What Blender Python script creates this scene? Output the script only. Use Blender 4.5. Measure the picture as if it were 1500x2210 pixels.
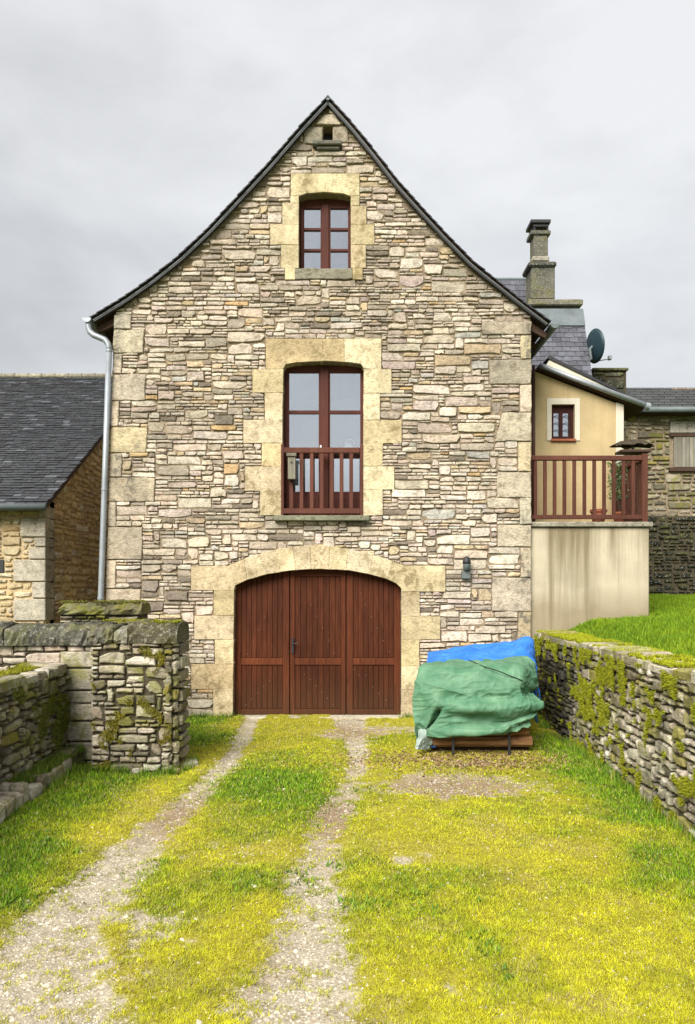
import bpy, math, random
import numpy as np
from mathutils import Vector, Matrix
from mathutils.geometry import tessellate_polygon

# ------------------------------------------------------------------ clean
for o in list(bpy.data.objects):
    bpy.data.objects.remove(o)
scene = bpy.context.scene
COL = scene.collection

# ------------------------------------------------------------------ camera
FPX, HOR, CX, DF, ZC = 1600.0, 1270.0, 750.0, 11.2, 1.925   # photo pixels, facade distance, eye height
SC = FPX / DF
cam_d = bpy.data.cameras.new("camera")
cam = bpy.data.objects.new("camera", cam_d)
COL.objects.link(cam)
cam.location = (0, -DF, ZC)
cam.rotation_euler = (math.radians(90), 0, 0)
cam_d.sensor_fit = 'VERTICAL'
cam_d.sensor_height = 36.0
cam_d.lens = FPX / 2210.0 * 36.0
cam_d.shift_y = (HOR - 1105.0) / 2210.0
cam_d.clip_start = 0.05
cam_d.clip_end = 3000
scene.camera = cam

# ------------------------------------------------------------------ world
SUN_EL, SUN_ROT = math.radians(40), math.radians(207)
world = bpy.data.worlds.new("World")
scene.world = world
world.use_nodes = True
wn, wl = world.node_tree.nodes, world.node_tree.links
wn.clear()
w_out = wn.new('ShaderNodeOutputWorld')
w_bg = wn.new('ShaderNodeBackground'); w_bg.inputs['Strength'].default_value = 0.1
w_sky = wn.new('ShaderNodeTexSky'); w_sky.sky_type = 'NISHITA'; w_sky.sun_disc = False
w_sky.sun_elevation = SUN_EL; w_sky.sun_rotation = SUN_ROT
w_tc = wn.new('ShaderNodeTexCoord')
w_map = wn.new('ShaderNodeMapping'); w_map.inputs['Scale'].default_value = (1.0, 1.0, 2.0)
w_map.inputs['Location'].default_value = (-1.3, 2.2, 0.7)
w_n1 = wn.new('ShaderNodeTexNoise'); w_n1.inputs['Scale'].default_value = 1.25
w_n1.inputs['Detail'].default_value = 7; w_n1.inputs['Roughness'].default_value = 0.5
w_n1.inputs['Distortion'].default_value = 0.35
w_rmp = wn.new('ShaderNodeValToRGB')
w_rmp.color_ramp.elements[0].position = 0.33; w_rmp.color_ramp.elements[0].color = (1.14, 1.155, 1.185, 1)
w_rmp.color_ramp.elements[1].position = 0.57; w_rmp.color_ramp.elements[1].color = (1.74, 1.76, 1.77, 1)
w_mix = wn.new('ShaderNodeMixRGB'); w_mix.inputs['Fac'].default_value = 0.97
wl.new(w_tc.outputs['Generated'], w_map.inputs['Vector'])
wl.new(w_map.outputs['Vector'], w_n1.inputs['Vector'])
w_n2 = wn.new('ShaderNodeTexNoise'); w_n2.inputs['Scale'].default_value = 4.5
w_n2.inputs['Detail'].default_value = 8; w_n2.inputs['Roughness'].default_value = 0.55; w_n2.inputs['Distortion'].default_value = 0.25
wl.new(w_map.outputs['Vector'], w_n2.inputs['Vector'])
w_mx = wn.new('ShaderNodeMixRGB'); w_mx.inputs['Fac'].default_value = 0.32
wl.new(w_n1.outputs['Fac'], w_mx.inputs['Color1']); wl.new(w_n2.outputs['Fac'], w_mx.inputs['Color2'])
wl.new(w_mx.outputs['Color'], w_rmp.inputs['Fac'])
wl.new(w_sky.outputs['Color'], w_mix.inputs['Color1'])
wl.new(w_rmp.outputs['Color'], w_mix.inputs['Color2'])
wl.new(w_mix.outputs['Color'], w_bg.inputs['Color'])
wl.new(w_bg.outputs['Background'], w_out.inputs['Surface'])

sun_d = bpy.data.lights.new("sun", 'SUN')
sun_d.energy = 1.5
sun_d.angle = math.radians(38)
sun_d.color = (1.0, 0.95, 0.87)
sun = bpy.data.objects.new("sun", sun_d)
COL.objects.link(sun)
sdir = Vector((math.sin(SUN_ROT) * math.cos(SUN_EL), math.cos(SUN_ROT) * math.cos(SUN_EL), math.sin(SUN_EL)))
sun.rotation_euler = (-sdir).to_track_quat('-Z', 'Y').to_euler()
sun.location = (-12, -16, 20)

vs = scene.view_settings
vs.view_transform = 'Standard'; vs.look = 'None'; vs.gamma = 1.0
vs.use_curve_mapping = False
vs.exposure = 2.32
scene.render.engine = 'CYCLES'
scene.render.resolution_x, scene.render.resolution_y = 695, 1024

# ------------------------------------------------------------------ maths
rng = np.random.default_rng(11)
R = random.Random(5)

def P(px, py, d=DF):
    """photo pixel + distance from the camera plane -> world point"""
    return ((px - CX) * d / FPX, d - DF, ZC - (py - HOR) * d / FPX)

def fx(px): return (px - CX) / SC
def fz(py): return ZC - (py - HOR) / SC

_perm = np.random.default_rng(99).random((256, 256))
def vnoise(x, y, scale=1.0, octv=3, seed=0):
    x = np.asarray(x, float) * scale + seed * 17.31
    y = np.asarray(y, float) * scale + seed * 5.77
    tot = np.zeros(np.broadcast(x, y).shape); amp, s = 1.0, 0.0
    for k in range(octv):
        xi, yi = np.floor(x).astype(int), np.floor(y).astype(int)
        f, g = x - xi, y - yi
        f = f * f * (3 - 2 * f); g = g * g * (3 - 2 * g)
        a = _perm[xi % 256, yi % 256]; b = _perm[(xi + 1) % 256, yi % 256]
        c = _perm[xi % 256, (yi + 1) % 256]; e = _perm[(xi + 1) % 256, (yi + 1) % 256]
        tot = tot + amp * ((a * (1 - f) + b * f) * (1 - g) + (c * (1 - f) + e * f) * g)
        s += amp; amp *= 0.5; x = x * 2.03 + 3.1; y = y * 2.03 + 7.7
    return tot / s

def sstep(a, b, x):
    t = np.clip((np.asarray(x, float) - a) / (b - a), 0, 1)
    return t * t * (3 - 2 * t)

# ------------------------------------------------------------------ materials
def M(name, rough=0.85, spec=0.3):
    m = bpy.data.materials.new(name); m.use_nodes = True
    nt = m.node_tree; b = nt.nodes['Principled BSDF']
    b.inputs['Roughness'].default_value = rough
    b.inputs['Specular IOR Level'].default_value = spec
    return m, nt, b

def nd(nt, t, **kw):
    n = nt.nodes.new(t)
    for k, v in kw.items():
        if k in n.inputs: n.inputs[k].default_value = v
        else: setattr(n, k, v)
    return n

def noise(nt, scale, detail=4, rough=0.55, vec=None, dist=0.0):
    n = nd(nt, 'ShaderNodeTexNoise'); n.inputs['Scale'].default_value = scale
    n.inputs['Detail'].default_value = detail; n.inputs['Roughness'].default_value = rough
    n.inputs['Distortion'].default_value = dist
    if vec is not None: nt.links.new(vec, n.inputs['Vector'])
    return n.outputs['Fac']

def pos(nt, scale=(1, 1, 1)):
    g = nt.nodes.new('ShaderNodeNewGeometry')
    mp = nt.nodes.new('ShaderNodeMapping'); mp.inputs['Scale'].default_value = scale
    nt.links.new(g.outputs['Position'], mp.inputs['Vector'])
    return mp.outputs['Vector']

def ramp(nt, fac, stops):
    r = nt.nodes.new('ShaderNodeValToRGB')
    els = r.color_ramp.elements
    while len(els) < len(stops): els.new(0.5)
    for e, (p, c) in zip(els, stops):
        e.position = p
        e.color = (c, c, c, 1) if isinstance(c, (int, float)) else (*c, 1)
    nt.links.new(fac, r.inputs['Fac'])
    return r.outputs['Color']

def mix(nt, fac, a, b, mode='MIX'):
    m = nt.nodes.new('ShaderNodeMixRGB'); m.blend_type = mode
    for sock, v in (('Fac', fac), ('Color1', a), ('Color2', b)):
        if isinstance(v, (int, float)): m.inputs[sock].default_value = v if sock == 'Fac' else (v, v, v, 1)
        elif isinstance(v, tuple): m.inputs[sock].default_value = (*v, 1)
        else: nt.links.new(v, m.inputs[sock])
    return m.outputs['Color']

def mth(nt, op, a, b=0.0):
    m = nt.nodes.new('ShaderNodeMath'); m.operation = op
    for i, v in enumerate((a, b)):
        if isinstance(v, (int, float)): m.inputs[i].default_value = v
        else: nt.links.new(v, m.inputs[i])
    return m.outputs[0]

def tint(nt):
    a = nt.nodes.new('ShaderNodeAttribute'); a.attribute_name = 'tint'
    return a.outputs['Color']

def attr(nt, name):
    a = nt.nodes.new('ShaderNodeAttribute'); a.attribute_name = name
    return a.outputs['Fac']

def bump(nt, b, h, strength=0.4, dist=0.01):
    bp = nt.nodes.new('ShaderNodeBump')
    bp.inputs['Strength'].default_value = strength; bp.inputs['Distance'].default_value = dist
    nt.links.new(h, bp.inputs['Height']); nt.links.new(bp.outputs['Normal'], b.inputs['Normal'])

def setc(nt, b, c):
    if isinstance(c, tuple): b.inputs['Base Color'].default_value = (*c, 1)
    else: nt.links.new(c, b.inputs['Base Color'])

def stone_mat(name, lichen=(0.10, 0.095, 0.075), amount=0.5, moss=None, moss_amt=0.0, grain=1.0, specks=0.0):
    m, nt, b = M(name, 0.92, 0.15)
    p = pos(nt)
    n_fine = noise(nt, 26, 5, 0.7, pos(nt, (1, 1, 2.4)))
    n_mid = noise(nt, 9, 5, 0.62, p, 0.5)
    n_big = noise(nt, 1.3, 5, 0.6, p, 0.4)
    c = mix(nt, 1.0, tint(nt), ramp(nt, n_fine, [(0.34, 0.48), (0.44, 0.90), (0.56, 1.05), (0.68, 1.28)]), 'MULTIPLY')
    c = mix(nt, 0.7, c, ramp(nt, n_mid, [(0.36, (0.52, 0.48, 0.43)), (0.49, 1.0), (0.66, (1.2, 1.18, 1.12))]), 'MULTIPLY')
    msk = mth(nt, 'MULTIPLY', ramp(nt, n_big, [(0.46, 0.0), (0.6, 1.0)]), ramp(nt, n_mid, [(0.42, 0.0), (0.58, 1.0)]))
    c = mix(nt, mth(nt, 'MULTIPLY', msk, amount), c, lichen)
    if moss:
        n_m = noise(nt, 3.1, 5, 0.65, p, 0.5)
        mm = mth(nt, 'MULTIPLY', ramp(nt, n_m, [(0.48, 0.0), (0.6, 1.0)]), moss_amt)
        c = mix(nt, mm, c, moss)
    if specks:
        n_s = noise(nt, 30, 3, 0.6, p)
        c = mix(nt, mth(nt, 'MULTIPLY', ramp(nt, n_s, [(0.56, 0.0), (0.64, 1.0)]), specks), c, (0.30, 0.29, 0.24))
    setc(nt, b, c)
    h = mth(nt, 'ADD', n_fine, mth(nt, 'MULTIPLY', n_mid, 1.5))
    bump(nt, b, h, 0.85 * grain, 0.016)
    return m

def plain(name, c, rough=0.8, spec=0.3, var=0.15, nscale=8, bmp=0.0, metal=0.0, stretch=(1, 1, 1)):
    m, nt, b = M(name, rough, spec)
    p = pos(nt, stretch)
    n = noise(nt, nscale, 5, 0.6, p)
    col = mix(nt, 1.0, c, ramp(nt, n, [(0.3, 1 - var), (0.7, 1 + var)]), 'MULTIPLY')
    setc(nt, b, col)
    b.inputs['Metallic'].default_value = metal
    if bmp: bump(nt, b, n, bmp, 0.01)
    return m

MAT = {}
MAT['stone'] = stone_mat('rubble_stone', (0.13, 0.115, 0.09), 0.6)
MAT['dressed'] = stone_mat('dressed_limestone', (0.20, 0.155, 0.08), 0.9, grain=0.5)
MAT['quoin'] = stone_mat('weathered_quoin', (0.13, 0.115, 0.09), 0.9, grain=0.8)
MAT['garden'] = stone_mat('mossy_garden_stone', (0.055, 0.055, 0.04), 0.75, (0.15, 0.15, 0.012), 0.65)
MAT['darkstone'] = stone_mat('dark_lichened_stone', (0.03, 0.033, 0.026), 0.75, (0.12, 0.12, 0.03), 0.5, 1.0, 0.6)
MAT['mortar'] = plain('mortar', (0.22, 0.175, 0.12), 0.95, 0.1, 0.35, 20, 0.6)
MAT['mortar_dark'] = plain('earth_joint', (0.065, 0.055, 0.036), 0.95, 0.1, 0.35, 20, 0.6)
MAT['mortar_gold'] = plain('golden_lime_mortar', (0.44, 0.34, 0.20), 0.95, 0.1, 0.3, 12, 0.6)

def slate_mat():
    m, nt, b = M('slate', 0.6, 0.4)
    p = pos(nt)
    n1 = noise(nt, 14, 4, 0.6, p); n2 = noise(nt, 45, 3, 0.6, p); n3 = noise(nt, 0.9, 5, 0.6, p, 0.5)
    c = mix(nt, 1.0, tint(nt), ramp(nt, n1, [(0.3, 0.7), (0.7, 1.3)]), 'MULTIPLY')
    sp = mth(nt, 'MULTIPLY', ramp(nt, n2, [(0.62, 0.0), (0.70, 1.0)]), ramp(nt, n3, [(0.42, 0.1), (0.62, 0.8)]))
    c = mix(nt, sp, c, (0.24, 0.24, 0.21))
    setc(nt, b, c); bump(nt, b, n1, 0.3, 0.01)
    return m
MAT['slate'] = slate_mat()
MAT['zinc'] = plain('zinc', (0.27, 0.295, 0.32), 0.5, 0.4, 0.15, 5, 0.0, 0.4)
MAT['zinc_dark'] = plain('weathered_zinc', (0.11, 0.135, 0.14), 0.6, 0.4, 0.2, 5, 0.0, 0.1)
MAT['soffit'] = plain('dark_soffit_wood', (0.06, 0.035, 0.025), 0.8, 0.2, 0.3, 20, 0.0, 0, (1, 1, 6))

def wood_mat(name, c1, c2, rough=0.5, dirt=None):
    m, nt, b = M(name, rough, 0.14)
    p = pos(nt, (26, 26, 1.6))
    n1 = noise(nt, 1.6, 6, 0.62, p, 0.6)
    n2 = noise(nt, 1.1, 4, 0.6, pos(nt, (1.2, 1.2, 0.5)))
    c = mix(nt, ramp(nt, n1, [(0.3, 0.0), (0.72, 1.0)]), c1, c2)
    c = mix(nt, 1.0, c, ramp(nt, n2, [(0.3, 0.72), (0.7, 1.25)]), 'MULTIPLY')
    c = mix(nt, 1.0, c, tint(nt), 'MULTIPLY')
    if dirt:
        g = nt.nodes.new('ShaderNodeNewGeometry'); s = nt.nodes.new('ShaderNodeSeparateXYZ')
        nt.links.new(g.outputs['Position'], s.inputs[0])
        z = mth(nt, 'ADD', s.outputs['Z'], mth(nt, 'MULTIPLY', n1, 0.45))
        c = mix(nt, mth(nt, 'MULTIPLY', ramp(nt, z, [(0.2, 1.0), (0.85, 0.0)]), 0.45), c, dirt)
    setc(nt, b, c); bump(nt, b, n1, 0.25, 0.004)
    return m
MAT['door'] = wood_mat('garage_door_wood', (0.038, 0.0100, 0.0040), (0.096, 0.027, 0.0100), 0.7, (0.06, 0.036, 0.018))
MAT['joinery'] = wood_mat('window_wood', (0.062, 0.0195, 0.014), (0.100, 0.034, 0.025), 0.65)
MAT['rail'] = wood_mat('railing_wood', (0.072, 0.026, 0.017), (0.118, 0.047, 0.032), 0.7)
MAT['oldwood'] = wood_mat('weathered_grey_wood', (0.16, 0.15, 0.12), (0.30, 0.28, 0.23), 0.85)

def log_mat():
    m, nt, b = M('firewood', 0.85, 0.15)
    n1 = noise(nt, 2.0, 6, 0.65, pos(nt, (1.5, 14, 14)), 0.6)
    c = mix(nt, ramp(nt, n1, [(0.3, 0.0), (0.7, 1.0)]), (0.10, 0.045, 0.02), (0.40, 0.22, 0.095))
    c = mix(nt, 1.0, c, tint(nt), 'MULTIPLY')
    setc(nt, b, c); bump(nt, b, n1, 0.6, 0.01)
    return m
MAT['log'] = log_mat()

def glass_mat():
    m = bpy.data.materials.new('window_glass'); m.use_nodes = True
    nt = m.node_tree; nt.nodes.clear()
    o = nt.nodes.new('ShaderNodeOutputMaterial')
    g = nt.nodes.new('ShaderNodeBsdfGlossy'); g.inputs['Roughness'].default_value = 0.015
    g.inputs['Color'].default_value = (0.90, 0.925, 0.96, 1)
    t = nt.nodes.new('ShaderNodeBsdfTransparent'); t.inputs['Color'].default_value = (0.8, 0.84, 0.86, 1)
    x = nt.nodes.new('ShaderNodeMixShader'); x.inputs['Fac'].default_value = 0.46
    n = noise(nt, 1.4, 2, 0.5, pos(nt))
    bp = nt.nodes.new('ShaderNodeBump'); bp.inputs['Strength'].default_value = 0.06; bp.inputs['Distance'].default_value = 0.05
    nt.links.new(n, bp.inputs['Height']); nt.links.new(bp.outputs['Normal'], g.inputs['Normal'])
    nt.links.new(t.outputs[0], x.inputs[1]); nt.links.new(g.outputs[0], x.inputs[2])
    nt.links.new(x.outputs[0], o.inputs['Surface'])
    return m
MAT['glass'] = glass_mat()
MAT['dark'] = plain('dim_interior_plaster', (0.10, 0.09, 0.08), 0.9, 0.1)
MAT['white'] = plain('white_ceramic', (0.75, 0.76, 0.78), 0.3, 0.5, 0.03)
MAT['iron'] = plain('black_iron', (0.02, 0.02, 0.022), 0.55, 0.4)
MAT['lampgrey'] = plain('grey_lamp_metal', (0.10, 0.12, 0.115), 0.5, 0.5)
MAT['dishteal'] = plain('dark_teal_dish', (0.012, 0.032, 0.042), 0.5, 0.4, 0.1)
MAT['terracotta'] = plain('terracotta', (0.30, 0.10, 0.055), 0.85, 0.2)
MAT['rope'] = plain('dark_cord', (0.02, 0.03, 0.022), 0.9, 0.1)

def render_mat(name, base, stain, amt, foot):
    m, nt, b = M(name, 0.92, 0.12)
    n1 = noise(nt, 1.0, 5, 0.6, pos(nt, (5.0, 5.0, 0.32)), 0.2)
    n2 = noise(nt, 2.2, 5, 0.6, pos(nt)); n3 = noise(nt, 70, 3, 0.6, pos(nt))
    c = mix(nt, 1.0, base, ramp(nt, n2, [(0.3, 0.86), (0.7, 1.1)]), 'MULTIPLY')
    c = mix(nt, 0.5, c, ramp(nt, n3, [(0.3, 0.82), (0.7, 1.1)]), 'MULTIPLY')
    c = mix(nt, mth(nt, 'MULTIPLY', ramp(nt, n1, [(0.46, 0.0), (0.68, 1.0)]), amt * (0.45 if foot is not None else 1.0)), c, stain)
    if foot is not None:
        g = nt.nodes.new('ShaderNodeNewGeometry'); s = nt.nodes.new('ShaderNodeSeparateXYZ')
        nt.links.new(g.outputs['Position'], s.inputs[0])
        nx_ = noise(nt, 2.3, 5, 0.65, pos(nt, (1.6, 0, 0.05)))
        ln = mth(nt, 'ADD', mth(nt, 'SUBTRACT', s.outputs['Z'], foot - 0.2), mth(nt, 'MULTIPLY', mth(nt, 'SUBTRACT', nx_, 0.5), 7.0))
        c = mix(nt, mth(nt, 'MULTIPLY', ramp(nt, mth(nt, 'MULTIPLY', ln, 0.4), [(0.25, 0.0), (0.8, 1.0)]), 0.85), c, (0.15, 0.12, 0.065))
    if foot is not None:
        g = nt.nodes.new('ShaderNodeNewGeometry'); s = nt.nodes.new('ShaderNodeSeparateXYZ')
        nt.links.new(g.outputs['Position'], s.inputs[0])
        z = mth(nt, 'ADD', mth(nt, 'SUBTRACT', s.outputs['Z'], foot), mth(nt, 'MULTIPLY', n2, -0.7))
        c = mix(nt, mth(nt, 'MULTIPLY', ramp(nt, mth(nt, 'ADD', z, 0.5), [(0.22, 1.0), (0.6, 0.0)]), 0.6), c, (0.17, 0.13, 0.07))
    setc(nt, b, c); bump(nt, b, n3, 0.25, 0.006)
    return m
MAT['render_terrace'] = render_mat('stained_render', (0.46, 0.405, 0.295), (0.17, 0.145, 0.09), 0.95, 1.5)
MAT['render_annex'] = render_mat('yellow_render', (0.46, 0.36, 0.20), (0.30, 0.20, 0.10), 0.45, None)
MAT['render_white'] = render_mat('white_render', (0.60, 0.56, 0.46), (0.40, 0.35, 0.24), 0.25, None)

def tarp_mat(name, c, c2):
    m, nt, b = M(name, 0.62, 0.3)
    p = pos(nt)
    n1 = noise(nt, 5, 5, 0.6, p, 0.3); n2 = noise(nt, 26, 4, 0.6, p)
    col = mix(nt, ramp(nt, n1, [(0.35, 0.0), (0.7, 1.0)]), c, c2)
    vo = nt.nodes.new('ShaderNodeTexVoronoi'); vo.inputs['Scale'].default_value = 7; vo.feature = 'F1'
    nt.links.new(p, vo.inputs['Vector'])
    setc(nt, b, col); bump(nt, b, mth(nt, 'ADD', mth(nt, 'MULTIPLY', vo.outputs['Distance'], 1.2), mth(nt, 'MULTIPLY', n2, 0.5)), 0.4, 0.03)
    return m
MAT['tarp_green'] = tarp_mat('green_tarpaulin', (0.055, 0.155, 0.085), (0.125, 0.25, 0.15))
MAT['tarp_blue'] = tarp_mat('blue_tarpaulin', (0.015, 0.13, 0.52), (0.045, 0.21, 0.66))
MAT['tarp_pale'] = tarp_mat('pale_tarpaulin_lining', (0.17, 0.23, 0.20), (0.30, 0.36, 0.33))

def blade_mat(name, rough=0.7, trans=0.25):
    m, nt, b = M(name, rough, 0.2)
    setc(nt, b, tint(nt))
    return m
MAT['grass'] = blade_mat('grass_blades')
MAT['pebble'] = blade_mat('pebbles', 0.9)

def ground_mat():
    m, nt, b = M('driveway_ground', 0.95, 0.1)
    p = pos(nt)
    nf = noise(nt, 60, 5, 0.7, p); nm = noise(nt, 7, 5, 0.65, p, 0.3); nb = noise(nt, 1.6, 4, 0.6, p)
    vo = nt.nodes.new('ShaderNodeTexVoronoi'); vo.inputs['Scale'].default_value = 75
    nt.links.new(p, vo.inputs['Vector'])
    grav = mix(nt, ramp(nt, nf, [(0.3, 0.0), (0.65, 1.0)]), (0.27, 0.23, 0.16), (0.58, 0.53, 0.42))
    grav = mix(nt, 0.6, grav, ramp(nt, vo.outputs['Color'], [(0.1, 0.62), (0.9, 1.2)]), 'MULTIPLY')
    mud = mix(nt, ramp(nt, nf, [(0.35, 0.0), (0.65, 1.0)]), (0.15, 0.105, 0.062), (0.40, 0.30, 0.19))
    soil = mix(nt, ramp(nt, nf, [(0.35, 0.0), (0.7, 1.0)]), (0.22, 0.20, 0.025), (0.42, 0.375, 0.05))
    green = mix(nt, ramp(nt, nf, [(0.35, 0.0), (0.7, 1.0)]), (0.045, 0.075, 0.01), (0.12, 0.17, 0.018))
    veg = mix(nt, attr(nt, 'lush'), soil, green)
    bare = mix(nt, attr(nt, 'mud'), grav, mud)
    f = mth(nt, 'ADD', attr(nt, 'track'), mth(nt, 'MULTIPLY', mth(nt, 'SUBTRACT', mth(nt, 'ADD', mth(nt, 'MULTIPLY', nm, 0.7), mth(nt, 'MULTIPLY', nf, 0.5)), 0.6), 1.3))
    f = ramp(nt, f, [(0.4, 0.0), (0.62, 1.0)])
    setc(nt, b, mix(nt, f, veg, bare))
    bump(nt, b, mth(nt, 'ADD', nf, nm), 0.7, 0.02)
    return m
MAT['ground'] = ground_mat()
MAT['lawn'] = plain('lawn_soil', (0.07, 0.12, 0.012), 0.95, 0.1, 0.35, 10, 0.5)

# ------------------------------------------------------------------ object helpers
def raw(name, V, F, mat, tints=None, smooth=False):
    V = np.asarray(V, float)
    lo, hi = V.min(0), V.max(0)
    org = np.array([(lo[0] + hi[0]) / 2, (lo[1] + hi[1]) / 2, lo[2]])
    me = bpy.data.meshes.new(name)
    if isinstance(F, np.ndarray):
        n = F.shape[1]
        me.vertices.add(len(V)); me.vertices.foreach_set('co', (V - org).ravel())
        me.loops.add(F.size); me.loops.foreach_set('vertex_index', F.ravel().astype(np.int32))
        me.polygons.add(len(F))
        me.polygons.foreach_set('loop_start', np.arange(0, F.size, n, dtype=np.int32))
        me.update(calc_edges=True)
    else:
        me.from_pydata((V - org).tolist(), [], F); me.update()
    if tints is not None:
        t = np.asarray(tints, float)
        if t.ndim == 1: t = np.tile(t, (len(V), 1))
        if t.shape[1] == 3: t = np.concatenate([t, np.ones((len(t), 1))], 1)
        a = me.attributes.new('tint', 'FLOAT_COLOR', 'POINT')
        a.data.foreach_set('color', t.ravel())
    if smooth: me.polygons.foreach_set('use_smooth', np.ones(len(me.polygons), bool))
    if mat: me.materials.append(MAT[mat] if isinstance(mat, str) else mat)
    o = bpy.data.objects.new(name, me)
    o.location = org
    COL.objects.link(o)
    return o

def put(o, parent):
    # locations are kept in world coordinates: the parent inverse cancels the parent's own translation
    if parent is not None:
        o.parent = parent
        o.matrix_parent_inverse = Matrix.Translation(-Vector(parent.location))
    return o

def obj(name, V, F, mat, parent=None, tints=None, smooth=False):
    return put(raw(name, V, F, mat, tints, smooth), parent)

def empty(name, loc, label, cat, group=None):
    o = bpy.data.objects.new(name, None); COL.objects.link(o)
    o.location = loc; o.empty_display_size = 0.3
    o['label'] = label; o['category'] = cat
    if group: o['group'] = group
    return o

def tag(o, label, cat, group=None):
    o['label'] = label; o['category'] = cat
    if group: o['group'] = group
    return o

class Frame:
    def __init__(s, O, U, V, N):
        s.O, s.U, s.V, s.N = (np.array(a, float) for a in (O, U, V, N))
    def __call__(s, u, v, n=0.0): return s.O + s.U * u + s.V * v + s.N * n

FAC = Frame((0, 0, 0), (1, 0, 0), (0, 0, 1), (0, -1, 0))

def fpoly(pts): return [(fx(a), fz(b)) for a, b in pts]

def ccw(poly):
    a = sum(poly[i][0] * poly[(i + 1) % len(poly)][1] - poly[(i + 1) % len(poly)][0] * poly[i][1] for i in range(len(poly)))
    return poly if a > 0 else poly[::-1]

def inset(poly, d):
    n = len(poly); out = []
    for i in range(n):
        p0, p1, p2 = (np.array(poly[k % n], float) for k in (i - 1, i, i + 1))
        e1, e2 = p1 - p0, p2 - p1
        l1, l2 = np.hypot(*e1) + 1e-9, np.hypot(*e2) + 1e-9
        n1 = np.array([-e1[1], e1[0]]) / l1; n2 = np.array([-e2[1], e2[0]]) / l2
        m = n1 + n2; q = m.dot(m)
        m = m * (2.0 / q) if q > 0.35 else n1
        k = min(d, 0.4 * min(l1, l2) if min(l1, l2) > 0.02 else d)
        out.append(tuple(p1 + m * k))
    return out

def slab(poly, fr, back, front, cham=0.006, jit=0.0, r=None):
    """extruded polygon with a chamfered front; returns verts, faces"""
    poly = ccw(poly); n = len(poly); V, F = [], []
    ip = inset(poly, cham)
    for (u, v) in poly: V.append(fr(u, v, back))
    for (u, v) in poly: V.append(fr(u, v, front - cham * 1.0))
    for (u, v) in ip: V.append(fr(u, v, front + (r.uniform(-jit, jit) if r else 0)))
    for i in range(n):
        j = (i + 1) % n
        F.append((i, j, n + j, n + i)); F.append((n + i, n + j, 2 * n + j, 2 * n + i))
    F.append(tuple(range(2 * n, 3 * n)))
    # frame handedness
    if np.dot(np.cross(fr.U, fr.V), fr.N) < 0: F = [f[::-1] for f in F]
    return np.array(V), F

def rectp(x0, y0, x1, y1): return [(x0, y0), (x1, y0), (x1, y1), (x0, y1)]

class Acc:
    def __init__(s): s.V, s.F, s.T, s.n = [], [], [], 0
    def add(s, V, F, t=None):
        V = np.asarray(V, float)
        s.V.append(V); s.F += [tuple(i + s.n for i in f) for f in F]; s.n += len(V)
        s.T.append(np.tile(np.array(t if t is not None else (1, 1, 1), float), (len(V), 1)))
        return s
    def box(s, x0, x1, y0, y1, z0, z1, t=None, c=0.004):
        V, F = boxg(x0, x1, y0, y1, z0, z1, c); return s.add(V, F, t)
    def build(s, name, mat, parent=None, smooth=False):
        return obj(name, np.concatenate(s.V), s.F, mat, parent, np.concatenate(s.T), smooth)

def boxg(x0, x1, y0, y1, z0, z1, c=0.004):
    """box with chamfered edges"""
    c = min(c, 0.3 * min(x1 - x0, y1 - y0, z1 - z0))
    V, idx = [], {}
    lo, hi = (x0, y0, z0), (x1, y1, z1)
    for a in (0, 1):
        for b in (0, 1):
            for d in (0, 1):
                for ax in range(3):
                    p = []
                    for k, s in enumerate((a, b, d)):
                        base = hi[k] if s else lo[k]
                        p.append(base if k == ax else base + (-c if s else c))
                    idx[(a, b, d, ax)] = len(V); V.append(p)
    F = []
    for ax in range(3):
        o1, o2 = (ax + 1) % 3, (ax + 2) % 3
        for s in (0, 1):
            q = []
            for (p1, p2) in ((0, 0), (1, 0), (1, 1), (0, 1)):
                k = [0, 0, 0]; k[ax] = s; k[o1] = p1; k[o2] = p2; q.append(idx[(*k, ax)])
            F.append(tuple(q if s else q[::-1]))
    for ax in range(3):           # edge chamfers along axis ax
        o1, o2 = (ax + 1) % 3, (ax + 2) % 3
        for p1 in (0, 1):
            for p2 in (0, 1):
                a = [0, 0, 0]; a[o1] = p1; a[o2] = p2; b = list(a); b[ax] = 1
                q = [idx[(*a, o1)], idx[(*b, o1)], idx[(*b, o2)], idx[(*a, o2)]]
                F.append(tuple(q if p1 == p2 else q[::-1]))
    for a in (0, 1):
        for b in (0, 1):
            for d in (0, 1):
                q = [idx[(a, b, d, 0)], idx[(a, b, d, 1)], idx[(a, b, d, 2)]]
                F.append(tuple(q if (a + b + d) % 2 else q[::-1]))
    return np.array(V), F

def box(name, x0, x1, y0, y1, z0, z1, mat, parent=None, t=(1, 1, 1), c=0.004):
    V, F = boxg(x0, x1, y0, y1, z0, z1, c)
    return obj(name, V, F, mat, parent, t)

def holed(outer, holes, fr, back, front):
    rings = [ccw(outer)] + [ccw(h)[::-1] for h in holes]
    flat = [p for r_ in rings for p in r_]
    tris = tessellate_polygon([[Vector((u, v, 0)) for u, v in r_] for r_ in rings])
    n = len(flat); V = [fr(u, v, front) for u, v in flat] + [fr(u, v, back) for u, v in flat]
    F = []
    for t in tris:
        (ax, ay), (bx_, by), (cx_, cy) = (flat[i] for i in t)
        if (bx_ - ax) * (cy - ay) - (by - ay) * (cx_ - ax) < 0: t = (t[0], t[2], t[1])
        F.append(tuple(t)); F.append(tuple(n + i for i in (t[0], t[2], t[1])))
    k = 0
    for r_ in rings:
        m = len(r_)
        for i in range(m):
            a, b = k + i, k + (i + 1) % m
            F.append((a, n + a, n + b, b))
        k += m
    if np.dot(np.cross(fr.U, fr.V), fr.N) < 0: F = [f[::-1] for f in F]
    return np.array(V), F

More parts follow.
